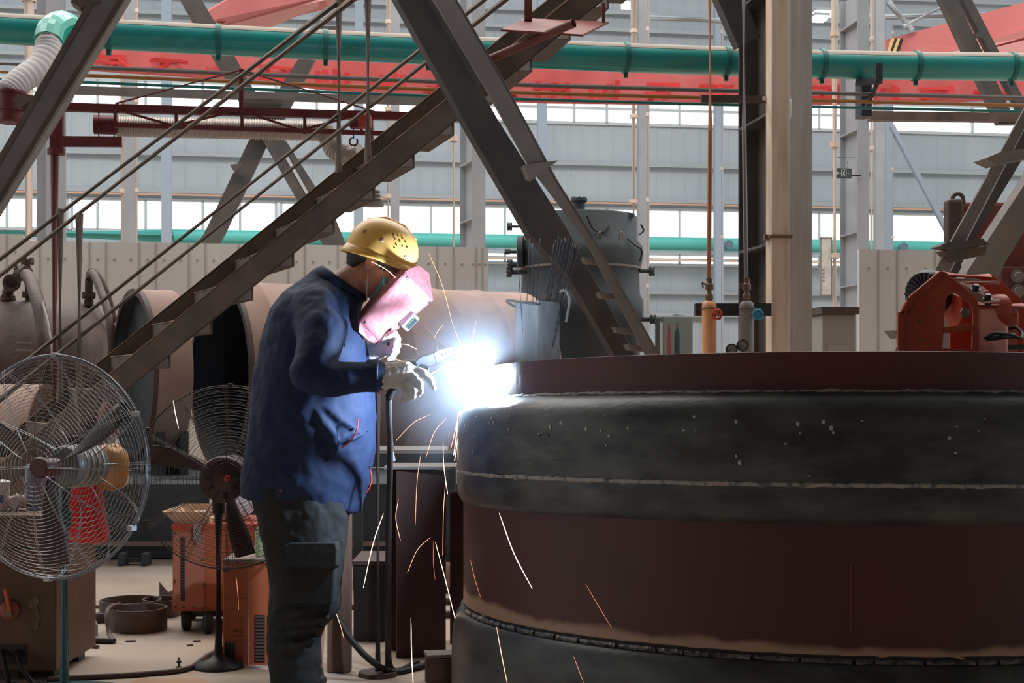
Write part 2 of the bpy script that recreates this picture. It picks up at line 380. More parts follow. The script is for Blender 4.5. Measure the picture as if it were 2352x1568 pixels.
# ------------------------------------------------------------------ duct, conduits, banner, cranes
ZD = 11.0
def yduct(px): return 885 - (885 - 115) / 1.0 * 1 + 0           # row at the centre column of a straight duct
dp = [(-800, 14), (-200, 53), (0, 66), (250, 79), (500, 92), (750, 104), (1000, 115), (1200, 123), (1440, 133), (1670, 141), (1900, 148), (2120, 152), (2340, 154), (2560, 158)]
dl = [W(x, y, ZD) for x, y in dp]
t = thing('ventilation_duct', 'long glossy teal ventilation duct running across the hall in front of the red banner', 'duct', dl[5])
b = B(); b.tube(smoothline(dl, 5), .112, 28); b.build('pipe', teal, t, smooth=60)
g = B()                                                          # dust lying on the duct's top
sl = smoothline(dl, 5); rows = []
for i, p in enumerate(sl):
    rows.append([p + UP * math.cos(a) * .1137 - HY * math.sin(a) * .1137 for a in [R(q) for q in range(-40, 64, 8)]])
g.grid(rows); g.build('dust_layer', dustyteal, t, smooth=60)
for px in (250, 502, 748, 983, 1437, 1668, 1887, 2103, 2322):
    y = [a[1] + (c[1] - a[1]) * (px - a[0]) / (c[0] - a[0]) for a, c in zip(dp, dp[1:]) if a[0] <= px <= c[0]][0]
    c = W(px, y, ZD); b = B(); b.lathe([(.108, -.02), (.122, -.018), (.122, .018), (.108, .02)], c, HX, 28)
    b.box(c - UP * .13, .03, .03, .05); b.build('band', mat('teal_band_paint', (.01, .17, .16), .5), t, smooth=40)
for nm, y0, r, c, l in (('grey_conduit', 188, .017, mat('grey_conduit_paint', (.22, .20, .20), .5), 'thin grey conduit running just below the teal duct, the top one of three'), ('orange_conduit', 206, .015, mat('orange_conduit_paint', (.52, .22, .06), .5), 'thin orange conduit below the teal duct, the middle one of three'), ('teal_conduit', 221, .012, mat('teal_conduit_paint', (.02, .22, .21), .5), 'thin teal conduit below the duct, the lowest of three')):
    tag(B().tube([Hh(x, y0 + dy, ZD - .1) for x, dy in ((-300, -6), (200, -2), (800, 4), (1176, 6), (1600, 5), (2352, -1), (2600, -4))], r, 8).build(nm, c, smooth=60), l, 'conduit')
# elbow on the duct, white hose and maroon drum
e0 = W(125, 62, ZD - .1)
t = thing('duct_elbow', 'faceted bright teal elbow branching off the duct at the left, above the white hose', 'duct elbow', e0)
el = smoothline([W(165, 66, ZD - .02), W(140, 58, ZD - .16), W(118, 72, ZD - .3), W(111, 98, ZD - .38)], 3)
B().tube(el, .105, 14).build('elbow', mat('bright_teal_paint', (.03, .42, .32), .3, coat=.3), t)
hp = smoothline([W(112, 92, ZD - .38), W(108, 120, ZD - .42), W(88, 155, ZD - .5), W(52, 182, ZD - .6), W(28, 203, ZD - .66), W(18, 216, ZD - .68)], 10)
b = B(); b.tube(hp, [.088 + .006 * (i % 3 == 0) + .0 * i for i in range(len(hp))], 18)
tag(b.build('flexible_hose', whitehose, smooth=True), 'white ribbed flexible hose hanging from the teal elbow at the left', 'hose')
c = W(26, 246, ZD - .7)
t = thing('swivel_drum', 'maroon swivel drum under the white hose at the left edge', 'drum', c - UP * .11)
B().lathe([(.001, -.11), (.085, -.11), (.085, .11), (.001, .11)], c, UP, 24).build('drum', redarm, t, 40)
for h in (-.1, -.02, .1): B().lathe([(.085, h - .008), (.1, h - .008), (.1, h + .008), (.085, h + .008)], c, UP, 24).build('flange', redarm, t, 40)
# red banner with worn lettering
ZB = 21.0
bt = [(140, 88), (400, 105), (800, 125), (1200, 140), (1700, 155), (2100, 165), (2500, 168)]
bb = [(140, 158), (210, 163), (500, 182), (800, 213), (890, 224), (1260, 238), (1580, 242), (2000, 240), (2500, 226)]
def lerp(tb, x):
    for a, c in zip(tb, tb[1:]):
        if x <= c[0]: return a[1] + (c[1] - a[1]) * (x - a[0]) / (c[0] - a[0])
    return tb[-1][1]
bm_ = mat('banner_cloth', (.62, .15, .14), .85, c2=(.70, .26, .25), ns=.7)
nt = bm_.node_tree; bs_ = nt.nodes['Principled BSDF']; tr = nt.nodes.new('ShaderNodeBsdfTranslucent'); tr.inputs[0].default_value = (.95, .42, .42, 1)
mx = nt.nodes.new('ShaderNodeMixShader'); mx.inputs[0].default_value = .58
nt.links.new(bs_.outputs[0], mx.inputs[1]); nt.links.new(tr.outputs[0], mx.inputs[2]); nt.links.new(mx.outputs[0], nt.nodes['Material Output'].inputs[0])
t = thing('cloth_banner', 'long red cloth banner with worn lettering hanging across the hall behind the teal duct', 'banner', W(1176, 240, ZB))
def bp(x, v, off=0): return W(x, lerp(bt, x) + (lerp(bb, x) - lerp(bt, x)) * v, ZB + .06 * math.sin(x * .021) + .03 * math.sin(x * .07 + v * 2) - off)
B().grid([[bp(x, v) for v in (0, .2, .4, .6, .8, 1)] for x in range(140, 2460, 10)]).build('sheet', bm_, t, smooth=True, solid=.004)
b = B(); rs_ = random.Random(3); x = 215                         # blocky brush-stroke characters, unreadable in the photograph
while x < 2350:
    wd = 92
    for _ in range(6):
        k = rs_.random()
        if k < .45: v = rs_.uniform(.42, .82); a, c = x + rs_.uniform(0, 12), x + wd * rs_.uniform(.7, 1); pts = [(a, v), (c, v + rs_.uniform(-.02, .02)), (c, v + .10), (a, v + .10)]
        elif k < .75: a = x + rs_.uniform(5, wd - 15); v0, v1 = rs_.uniform(.4, .55), rs_.uniform(.7, .92); pts = [(a, v0), (a + 12, v0), (a + 12, v1), (a, v1)]
        else: a = x + wd * .5; s = rs_.choice((-1, 1)); pts = [(a, .5), (a + 14, .5), (a + 14 + s * 36, .9), (a + s * 36, .9)]
        q = [bp(px, v, .012) for px, v in pts]
        b.prism(q, -HY * .004)
    x += wd + 34
b.build('lettering', mat('banner_letter_red', (.58, .035, .035), .85), t)['kind'] = 'stuff'
def crane(name, label, pts, zs, mt, w3, fl=True):
    pass
t = thing('crane_girder', 'pale red overhead crane girder sloping out of the top left of the picture', 'crane', W(600, 40, 24))
a0, a1 = W(425, 52, 26), W(1000, -118, 20)
d = (a1 - a0).normalized()
q0, q1, q2, q3 = W(425, 66, 26), W(505, 5, 26), W(800, -110, 21), W(800, -60, 21)
B().prism([W(422, 60, 26), W(470, 26, 25.7), W(620, -60, 23.5), W(900, -180, 21), W(900, -40, 21), W(740, 4, 22.5), W(520, 60, 25.4), W(505, 66, 25.6)], HY * .5).build('web_plate', redcrane, t)
B().prism([W(520, 58, 25.3), W(600, 22, 24), W(900, -75, 20.9), W(900, -30, 20.9), W(745, 0, 22.4), W(598, 62, 24.6)], HY * .3).build('bottom_flange', redcrane2, t)
B().prism([W(500, 32, 25.2), W(524, 25, 25.1), W(524, 50, 25.1), W(500, 57, 25.2)], -HY * .01).build('marking', mat('crane_mark', (.26, .05, .05), .7), t)
t = thing('crane_girder', 'bright red overhead crane girder with striped end at the top right', 'crane', W(2200, 100, 25))
zz = lambda x: 26.5 - (x - 2028) * .006
def cp(x, y, o=0): return W(x, y, zz(x) - o)
B().prism([cp(2028, 93), cp(2352, 6), cp(2600, -62), cp(2600, 60), cp(2352, 118), cp(2150, 168), cp(2028, 168)], HY * .6).build('web_plate', redcrane, t)
B().prism([cp(2150, 126, .15), cp(2352, 70, .15), cp(2600, 0, .15), cp(2600, 20, .15), cp(2352, 86, .15), cp(2150, 142, .15)], HY * .2).build('bottom_flange', redcrane2, t)
B().prism([cp(2250, 118, .3), cp(2352, 92, .3), cp(2600, 30, .3), cp(2600, 60, .3), cp(2352, 122, .3), cp(2250, 150, .3)], HY * .2).build('lower_flange', redcrane2, t)
b = B()
for x in (2038, 2051): b.prism([cp(x - 2, 122, .02), cp(x + 6, 122, .02), cp(x + 17, 88, .02), cp(x + 9, 88, .02)], -HY * .01)
b.build('yellow_stripe', mat('hazard_yellow', (.85, .55, .2), .6), t)
b = B()
for x in (2045, 2058): b.prism([cp(x - 2, 122, .02), cp(x + 5, 122, .02), cp(x + 16, 88, .02), cp(x + 9, 88, .02)], -HY * .01)
b.build('black_stripe', black, t)
b = B()
for i in range(9):
    x = 2185 + i * 19; y = 78 - i * 4.4 + (i % 2) * 12; b.prism([cp(x, y, .02), cp(x + 10, y - 1, .02), cp(x + 10, y + 1.5, .02), cp(x, y + 2.5, .02)], -HY * .01)
b.build('weld_mark', mat('crane_mark', (.26, .05, .05)), t)
tag(B().tube([W(2186, 36, 26.95), W(2186, 122, 26.3)], .012, 6).build('hanging_cable', black), 'thin dark cable hanging in front of the right red crane girder', 'cable')
tag(B().beam(W(1996, 267, 14), W(2420, 272, 14), .09, .1, UP).build('crane_rail', rustdk), 'dark rusty rail in front of the upper windows at the right', 'rail')
tag(B().beam(W(130, 206, 15.88), W(1010, 234, 15.88), .078, .1, UP).build('crane_rail', steel_dk), 'dark steel rail crossing the upper windows at the left', 'rail')
# duct bracket right of the column
t = thing('duct_bracket', 'dark blue bracket reaching from the column to the teal duct, right of the grey column', 'bracket', W(1985, 265, 10.8))
mb = mat('bracket_navy', (.045, .05, .065), .6)
B().beam(W(2018, 147, 10.7), W(2018, 186, 10.7), .05, .05).build('upright', mb, t)
B().beam(W(1970, 190, 11.0), W(2022, 184, 10.7), .045, .05).build('arm', mb, t)
B().beam(W(2016, 190, 10.75), W(1988, 250, 11.0), .022, .03).build('strut', mb, t)
B().box(W(1983, 228, 11.1), .085, .14, .30, (HX, HY, UP)).build('plate', mb, t)

# ------------------------------------------------------------------ X bracing and leaning braces
def brace(p0, p1, wd, dp_, m_, name, label, H=True, side=HX, guss=(), cat='brace', gm=None):
    c = (V(p0) + V(p1)) / 2; t = thing(name, label, cat, V(p1) if p1[2] < p0[2] else V(p0))
    b = B()
    if H: b.hbeam(p0, p1, dp_, wd, .014, HY)
    else: b.beam(p0, p1, wd, dp_, side)
    b.build('beam', m_, t)
    for pts, ext in guss: B().prism(pts, ext).build('gusset', gm or m_, t)
    return t
# central pair: wide dark rear member and lighter front member
D1, D2 = 8.45, 8.2
r0, r1 = W(930, -30, D1), W(1442, 830, D1)
t = thing('diagonal_brace', 'broad dark diagonal beam crossing in front of the stairs, rear one of the pair', 'brace', r1)
B().prism([W(892, -35, D1), W(962, -35, D1), W(1080, 165, D1), W(1116, 225, D1), W(1142, 272, D1), W(1300, 520, D1), W(1716, 1288, D1), W(1660, 1288, D1), W(1420, 830, D1), W(1300, 625, D1), W(1217, 540, D1), W(1060, 268, D1), W(1036, 222, D1)], HY * .16).build('beam', steel_dk, t, bev=.004)
B().prism([W(962, -35, D1 - .02), W(984, -35, D1 - .02), W(1112, 190, D1 - .02), W(1090, 190, D1 - .02)], HY * .02).build('edge_angle', steel_dk, t)
t = thing('diagonal_brace', 'lighter grey diagonal brace beam, front one of the central pair', 'brace', W(1480, 830, D2))
B().prism([W(975, -35, D2), W(1030, -35, D2), W(1160, 188, D2), W(1280, 413, D2), W(1364, 545, D2), W(1788, 1298, D2), W(1738, 1298, D2), W(1342, 545, D2), W(1207, 368, D2), W(1122, 214, D2)], HY * .03).build('front_plate', steel, t, bev=.003)
B().prism([W(1024, -35, D2), W(1030, -35, D2), W(1160, 188, D2), W(1280, 413, D2), W(1364, 545, D2), W(1788, 1298, D2), W(1781, 1298, D2), W(1357, 545, D2), W(1273, 413, D2), W(1153, 188, D2)], HY * .15).build('edge_flange', steel, t)
B().prism([W(1203, 378, D2 - .05), W(1282, 368, D2 - .05), W(1258, 386, D2 - .05), W(1225, 410, D2 - .05), W(1215, 408, D2 - .05)], HY * .12).build('gusset', steel, t)
t = thing('brace_joint', 'short spacer plates tying the central brace pair together low down', 'plate', W(1430, 800, D2 + .1))
for x, y in ((1340, 590), (1375, 670), (1412, 750), (1440, 790)): B().prism([W(x, y, D2 + .04), W(x + 36, y + 4, D2 + .04), W(x + 42, y + 17, D2 + .04), W(x + 6, y + 13, D2 + .04)], HY * .1).build('plate', steel, t)
# left brace
t = thing('diagonal_brace', 'big leaning steel beam at the far left, in front of the teal duct', 'brace', W(-170, 680, 8))
DL = 8.0
B().prism([W(236, -30, DL), W(306, -30, DL), W(150, 232, DL), W(0, 475, DL), W(-530, 1336, DL), W(-592, 1336, DL), W(0, 372, DL)], HY * .012).build('web', steel, t, bev=.002)
B().prism([W(302, -30, DL - .05), W(306, -30, DL - .05), W(150, 232, DL - .05), W(0, 475, DL - .05), W(-530, 1336, DL - .05), W(-534, 1336, DL - .05), W(-4, 472, DL - .05)], HY * .12).build('right_flange', steel, t)
B().prism([W(222, -30, DL - .07), W(232, -30, DL - .07), W(0, 368, DL - .07), W(-594, 1336, DL - .07), W(-604, 1336, DL - .07), W(0, 352, DL - .07)], HY * .14).build('left_flange', stairst, t)
for q in ([(160, 2), (182, 16), (228, -2), (215, -16)], [(28, 225), (58, 215), (86, 222), (44, 245)]):
    B().prism([W(x, y, DL - .08) for x, y in q], HY * .14).build('gusset', stairst, t)
# far X brace behind the stairs
D3 = 16.0
def strip(pts, d, ext, name, m_, parent, **k): return B().prism([W(x, y, d) for x, y in pts], HY * ext).build(name, m_, parent, **k)
t = thing('cross_brace', 'dark X-shaped steel cross bracing seen behind the stair handrails', 'brace', W(610, 560, D3))
strip([(392, -40), (440, -40), (535, 122), (600, 240), (655, 320), (770, 500), (800, 575), (750, 575), (690, 470), (604, 322), (545, 225), (484, 125)], D3, .1, 'falling_beam', steel_dk, t)
strip([(740, 60), (775, 60), (722, 140), (640, 300), (618, 322), (517, 537), (495, 575), (440, 575), (468, 537), (572, 322), (625, 230), (682, 140)], D3 + .12, .1, 'rising_beam', steel_dk, t)
strip([(545, 200), (572, 190), (602, 230), (640, 205), (652, 222), (640, 278), (560, 272)], D3 - .02, .03, 'gusset', steel_dk, t)
strip([(655, 362), (662, 360), (714, 452), (708, 455)], D3 - .012, .01, 'painted_gap', mat('painted_window_light', (.6, .62, .63), .6), t)  # pale strip on the beam, painted as window light showing between members
strip([(528, 378), (560, 374), (540, 396)], D3 - .03, .1, 'clip', steel_dk, t)
# brace left of the main column
tag(B().beam(W(1655, -40, 10.45), W(1716, 100, 10.45), .19, .12, HX).build('diagonal_brace', steel_dk), 'dark diagonal brace running down into the left side of the grey column', 'brace')
# right far strips
for x0, x1, x2, x3, l in ((2160, 2196, 2336, 2296, 'wider left one'), (2208, 2230, 2382, 2360, 'narrower right one')):
    tag(B().prism([W(x0, -6, 14), W(x1, -6, 14), W(x2, 285, 14), W(x3, 285, 14)], HY * .1).build('diagonal_brace', steel_dk), 'thin dark diagonal brace crossing the red crane at the right, ' + l, 'brace')
tag(B().beam(W(2240, 82, 13.95), W(2258, 78, 13.95), .03, .05).build('brace_spacer', steel_dk), 'small dark spacer between the two thin braces at the right', 'spacer')
# right leaning pair with gussets
t = thing('diagonal_brace', 'brown steel brace beam leaning right, left one of the pair beside the orange machine', 'brace', W(2120, 690, 7.6))
strip([(2420, 130), (2440, 130), (2170, 640), (1822, 1325), (1795, 1325), (2151, 615)], 7.6, .02, 'face_plate', steel, t)
strip([(2440, 130), (2490, 130), (2243, 540), (2190, 640), (1852, 1320), (1822, 1320)], 7.68, .02, 'web', steel_dk, t)
strip([(2262, 364), (2300, 348), (2400, 335), (2400, 355), (2292, 378)], 7.5, .14, 'gusset', steel, t)
strip([(2157, 566), (2175, 556), (2258, 548), (2272, 562), (2190, 572)], 7.5, .12, 'gusset', steel_dk, t)
strip([(2168, 575), (2268, 565), (2262, 585), (2190, 602)], 7.55, .1, 'gusset', stairst, t)
strip([(2050, 758), (2112, 764), (2104, 778), (2066, 776)], 7.5, .12, 'gusset', steel, t)
t = thing('diagonal_brace', 'brown steel brace beam leaning right, right one of the pair at the picture edge', 'brace', W(2200, 690, 8.1))
strip([(2405, 345), (2470, 345), (2310, 600), (1966, 1310), (1886, 1310), (2223, 621)], 8.1, .12, 'beam', steel, t)

# ------------------------------------------------------------------ main column, square downpipe
DM = 10.0
c0 = W(1816, 885, DM); c0.z = 0
t = thing('steel_column', 'big grey steel column right of centre with dark recessed web', 'column', c0)
wf, H = .315, 6.2; L = .72
B().box(c0 + UP * H / 2, wf, .03, H, (HX, HY, UP)).build('front_flange', colgrey, t, bev=.003)
sh = W(1742, 885, DM + L); sh.z = 0
B().box(sh + UP * H / 2, wf, .03, H, (HX, HY, UP)).build('rear_flange', steel_dk, t)  # rear flange, web and stiffeners darkened to stand in for recess shade
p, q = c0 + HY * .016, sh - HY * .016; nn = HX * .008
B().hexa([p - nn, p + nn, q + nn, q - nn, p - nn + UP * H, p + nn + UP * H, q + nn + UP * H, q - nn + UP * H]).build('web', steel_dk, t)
for y in (243, 553, -60):
    z = EYE + (HOR - y) * DM / F; g = B()
    g.hexa([V((*u.xy, z + e)) for e in (0, .02) for u in (p - HX * wf / 2, p, q, q - HX * wf / 2)]); g.build('stiffener', steel_dk, t)
B().box(W(1810, 248, DM - .03), .03, .04, .16, (HX, HY, UP)).build('lug', cloth, t)
d0 = W(1786, 885, DM - .16); d0.z = 0
t = thing('square_downpipe', 'square beige downpipe strapped to the front of the grey column', 'pipe', d0)
B().box(d0 + UP * H / 2, .132, .13, H, (HX, HY, UP)).build('pipe', mat('worn_beige_paint', (.84, .68, .55), .8, c2=(.56, .41, .31), ns=2.5, stretch=(5, 5, .5), lo=.45, hi=.72, bump=.15), t, bev=.006)
b = B(); z = EYE + (HOR - 541) * DM / F
b.box(V((*d0.xy, z)), .165, .16, .022, (HX, HY, UP)); b.box(V((*(d0 - HX * .085).xy, z)), .03, .05, .035); b.build('clamp', brass, t)
t = thing('wall_light', 'small worn white tubular fitting on the column below the duct', 'light fitting', W(1811, 280, 9.96))
b = B(); b.tube(smoothline([W(1811, 222, 9.95), W(1812, 250, 9.94), W(1810, 268, 9.94), W(1806, 278, 9.95)], 4), [.02, .022, .022, .022, .022, .022, .022, .022, .021, .02, .018, .016, .012], 10); b.build('tube', cloth, t, True)
B().box(W(1812, 221, 9.97), .045, .03, .03).build('cap', beige, t)
tag(B().beam(W(1610, 228, DM - .05), W(1768, 228, DM - .05), .04, .05).build('pipe_support', rustdk), 'dark steel angle bracket holding the two riser pipes to the column, upper one', 'bracket')
tag(B().box(W(1757, 226, DM - .1), .03, .02, .03).build('clip', cloth), 'tiny white clip on the end of the upper riser bracket', 'clip')

# ------------------------------------------------------------------ staircase
def L2(a, c, t): return a + (c - a) * t
n0, n1 = W(-267, 1281, 8.9), W(1420, -95, 8.9)
f0, f1 = W(-330, 1282, 9.55), W(1372, -92, 9.55)
t = thing('steel_staircase', 'dark steel staircase rising from the lower left to the top of the picture', 'staircase', V((n0.x, n0.y, 0)))
SV = (n1 - n0).normalized(); treadm = mat('tread_plate', (.17, .135, .115), .7, c2=(.12, .09, .075), ns=6, bump=.2); litedge = mat('lit_rusty_edge', (.40, .27, .20), .6)  # lighter tread and rusty edge colours stand in for light falling on them
for nm, a, c, s in (('stringer', n0, n1, -1), ('stringer', f0, f1, 1)):
    b = B(); dn = -UP * .155 / SV.to_2d().length if False else -UP * .185
    b.prism([a, c, c + dn, a + dn], HY * .008)
    for h in (0, 1):
        o = dn * h * .95; b.prism([a + o, c + o, c + o - UP * .008, a + o - UP * .008], HY * .05 * (s if s > 0 else 1))
    sg_ = b.build(nm, stairst, t); B().tube([a, c], .006, 6).build('edge_light_line', litedge, sg_)  # thin lighter tube in place of the lit stringer edge
nx = [(277 + 94.2 * i) for i in range(-6, 13)]
for x in nx:
    u = (x + 267) / (1420 + 267); u2 = (x - 52 + 330) / (1372 + 330)
    a, c = L2(n0, n1, u), L2(f0, f1, u2); c = V((c.x, c.y, a.z)); b = B(); dx = HX * .215
    a = a + HY * .012; th = .006
    b.hexa([a - UP * .075, a - UP * .075 + HX * th, c - UP * .075 + HX * th, c - UP * .075, a, a + HX * th, c + HX * th, c])
    b.hexa([a - UP * .081, a + dx - UP * .081, c + dx - UP * .081, c - UP * .081, a - UP * .075, a + dx - UP * .075, c + dx - UP * .075, c - UP * .075])
    a2, c2 = a + dx, c + dx
    b.hexa([a2 - UP * .081, a2 + HX * th, c2 + HX * th, c2 - UP * .081, a2 - UP * .01, a2 + HX * th - UP * .01, c2 + HX * th - UP * .01, c2 - UP * .01][0:8]) if False else b.hexa([a2 - UP * .081, a2 - UP * .081 + HX * th, c2 - UP * .081 + HX * th, c2 - UP * .081, a2, a2 + HX * th, c2 + HX * th, c2])
    tr_ = b.build('tread', treadm, t); B().tube([a + HY * 0, c], .005, 5).build('nosing_light_line', litedge, tr_)
for (xa, ya), (xb, yb), zc, nm in (((-330, 890), (830, -17), 8.95, 'handrail'), ((-330, 846), (790, -6), 9.5, 'handrail'), ((-180, 1060), (1240, -64), 8.95, 'lower_rail'), ((-190, 1026), (1190, -63), 9.5, 'lower_rail')):
    B().tube([W(xa, ya, zc), W(xb, yb, zc)], .0205, 8).build(nm, stairst, t, 60)
for x, ya, yb, zc in ((845, -40, 385, 8.94), (778, -10, 398, 9.5), (182, 490, 918, 8.94), (138, 480, 920, 9.5)):
    B().tube([W(x, ya, zc), W(x, yb, zc)], .025, 8).build('rail_post', stairst, t, 60)
# red platform bracket and strut at the top
t = thing('platform_bracket', 'red diamond-shaped platform plate hanging at the top centre', 'platform', W(1270, 80, 8.4))
B().prism([W(1150, 72, 8.3), W(1205, 46, 8.9), W(1398, 54, 8.8), W(1338, 84, 8.2)], UP * .012).build('plate', mat('platform_red', (.20, .04, .03), .6, c2=(.28, .07, .05), ns=5), t)
B().beam(W(1213, -40, 8.75), W(1213, 48, 8.75), .045, .045).build('post', mat('platform_red2', (.17, .05, .04), .6), t)
B().beam(W(1386, 8, 8.75), W(1386, 53, 8.75), .018, .018).build('post', mat('platform_red2', (.17, .05, .04)), t)
b = B(); b.lathe([(.026, 0), (.026, .62), (.02, .62), (.02, 0)], W(1318, 53, 8.15), (W(1130, 134, 8.55) - W(1318, 53, 8.15)), 16)
b.build('strut_tube', mat('platform_red2', (.17, .05, .04)), t, 40)

# ------------------------------------------------------------------ maroon fume arm
ZA = 10.2
t = thing('extraction_boom', 'maroon fume extraction boom with tie rods and lattice carrying a silver hose', 'extraction arm', W(130, 690, ZA))
B().beam(W(131, 255, ZA), W(131, 352, ZA), .085, .09, HX).build('mast_head', redarm, t)
B().tube([W(125, 345, ZA), W(125, 1190, ZA)], .029, 12).build('mast', redarm, t, 60)
B().lathe([(.06, -.02), (.06, .02)], W(129, 348, ZA), UP, 16, cap=True).build('collar', redarm, t, 40)
B().beam(W(140, 246, ZA), W(960, 268, ZA), .055, .05, UP).build('top_beam', redarm, t)
B().beam(W(138, 325, ZA - .1), W(280, 326, ZA - .1), .065, .06, UP).build('stub_beam', redarm, t)
B().beam(W(262, 287, ZA - .05), W(960, 309, ZA - .05), .03, .03, UP).build('bottom_chord', redarm, t)
b = B()
for p_, q_ in (((262, 250), (400, 289)), ((400, 289), (548, 253)), ((548, 253), (690, 299)), ((690, 299), (830, 262))): b.beam(W(*p_, ZA - .03), W(*q_, ZA - .03), .015, .015)
for x, y in ((265, 248), (405, 252), (556, 255), (700, 262), (830, 264)): b.beam(W(x, y, ZA - .03), W(x, y + 46, ZA - .03), .02, .02)
b.build('lattice', redarm, t)
for a, c in (((265, 238), (555, 160)), ((555, 160), (860, 256))): B().tube([W(*a, ZA), W(*c, ZA)], .008, 6).build('tie_rod', redarm, t)
B().beam(W(555, 160, ZA), W(555, 262, ZA), .03, .03).build('king_post', redarm, t)
t = thing('hose_drum', 'maroon cylinder at the left end of the silver spiral hose', 'drum', W(241, 300, ZA - .3))
B().lathe([(.001, 0), (.066, 0), (.066, .16), (.001, .16)], W(216, 286, ZA + .1), HX, 24).build('drum', redarm, t, 40)
b = B()
for x in (227, 262): b.tube([W(x, 255, ZA + .02), W(x, 318, ZA + .02)], .006, 6)
b.build('hanger', redarm, t)
sp = [W(x, 290 + (x - 262) * .021, ZA + .12) for x in range(266, 742, 3)]
b = B(); b.tube(sp, [.068 + .007 * (i % 2) for i in range(len(sp))], 16)
tag(b.build('spiral_hose', silverhose, smooth=30), 'silver spiral hose lying level along the maroon boom', 'hose')
sp = smoothline([W(742, 300, ZA + .12), W(756, 318, ZA + .1), W(770, 345, ZA + .06), W(800, 356, ZA), W(828, 350, ZA - .05)], 10)
b = B(); b.tube(sp, [.066 + .008 * (i % 2) for i in range(len(sp))], 16)
tag(b.build('spiral_hose', silverhose, smooth=30), 'grey spiral hose drooping below the boom just left of the stair post', 'hose')
t = thing('hoist', 'small red hoist with a black hook hanging under the boom near the stair post', 'hoist', W(815, 330, 10))
B().box(W(836, 278, 10), .1, .12, .1).build('motor', mat('hoist_red', (.45, .05, .03), .5), t, bev=.02)
B().box(W(815, 285, 10), .07, .1, .06).build('trolley', redarm, t, bev=.01)
B().tube(arcpts(W(812, 325, 10), .028, V((1, 0, 0)), UP, R(100), R(400), 14), .007, 6).build('hook', black, t, 60)
B().tube([W(812, 290, 10), W(812, 318, 10)], .006, 6).build('chain', black, t)
c = W(856, 455, 11)
t = thing('fume_hood', 'grey ribbed nozzle hanging behind the stairs above the helmet', 'nozzle', c - UP * .06)
b = B(); b.lathe([(.05, .06), (.06, .05), (.05, .035), (.062, .02), (.052, .005), (.066, -.01), (.056, -.025), (.085, -.03), (.085, -.06), (.001, -.06)], c, UP, 20); b.build('bellows', steel, t, 50)
B().tube([c + UP * .05, W(854, 400, 10.9), W(850, 272, ZA)], .022, 10).build('stem', redarm, t)
# ------------------------------------------------------------------ partition fences
def fence(x0, x1, ytop, zc, step, label, px_rivet):
    c = W((x0 + x1) / 2, 885, zc); c.z = 0
    t = thing('partition_fence', label, 'fence', c)
    i = 0; x = x0
    while x < x1 - 1:
        xe = min(x + step, x1)
        a, q = W(x, 885, zc), W(xe, 885, zc); a.z = q.z = 0; top = EYE + (HOR - ytop) * zc / F + (.06 if i == 0 and label.startswith('long') else 0)
        b = B(); g = HX * .0002
        b.hexa([a + g, q - g, q - g + HY * .04, a + g + HY * .04, a + g + UP * top, q - g + UP * top, q - g + HY * .04 + UP * top, a + g + HY * .04 + UP * top])
        pn = b.build('panel', fencem, t)
        b = B(); nr = 3
        for k in range(nr):
            p = a + (q - a) * ((k + .5) / nr) + UP * (top - .16)
            b.lathe([(.001, .008), (.011, .006), (.013, 0)], p, -HY, 8)
            p = a + (q - a) * ((k + 1) / nr) + UP * top / 2 - HY * .003
            if k < nr - 1: b.box(p, .012, .006, top, (HX, HY, UP))
        b.build('rivet_line', mat('rivet_line_grey', (.40, .37, .34), .8), pn)  # rivets and rib strips a darker grey than the panel
        x = xe; i += 1
fence(-60, 1122, 569, 14, 114, 'long pale grey panelled partition fence behind the rusty shells', 37)
fence(1974, 2420, 560, 12, 130, 'pale grey partition panel behind the orange machine at the right', 32)

# ------------------------------------------------------------------ rusty shells, tank, flat bed
def shell(name, label, c, phi, Rr, Ln, seams, th=.02, m_=rust, dip=None):
    ax = V((math.cos(R(phi)), math.sin(R(phi)), 0)); c = V(c)
    t = thing(name, label, 'shell', V((c.x, c.y, c.z - Rr)) + ax * Ln / 2)
    pr = [(Rr - th, .004), (Rr, .004)]
    h = 0
    for s in seams + [Ln]:
        pr += [(Rr, max(h + .02, .006))] if h else []
        pr += [(Rr, s - .02)]
        if s != Ln: pr += [(Rr + .008, s - .008), (Rr + .008, s + .008)]
        h = s
    B().lathe(pr, c, ax, 64).build('shell_plate', m_, t, 50)
    di = dip or Ln - .02; B().lathe([(Rr - th, .003), (Rr - th, di), (.001, di)], c, ax, 64).build('inside', mat('lit_shell_inside', (.085, .105, .115), .7) if dip else inner, t, 50)  # left shell: shallow lighter back stands in for its lit inside
    b = B(); b.lathe([(Rr - th - .02, -.004), (Rr + .004, -.004), (Rr + .006, .03)], c, ax, 64); b.build('rim', rustdk, t, 40)
    return t, ax
cA = P(303, 858, 10.1)
tA, axA = shell('steel_shell', 'rusty open steel shell with grey inside, left one of two behind the stairs', cA, 29, .60, .29, [], dip=.09)
cB = P(503, 862, 10.6)
tB, axB = shell('steel_shell', 'long rusty open steel shell with dark mouth, reaching behind the welder', cB, 30, .70, 2.6, [.22, .7, 1.3, 1.75, 2.15])
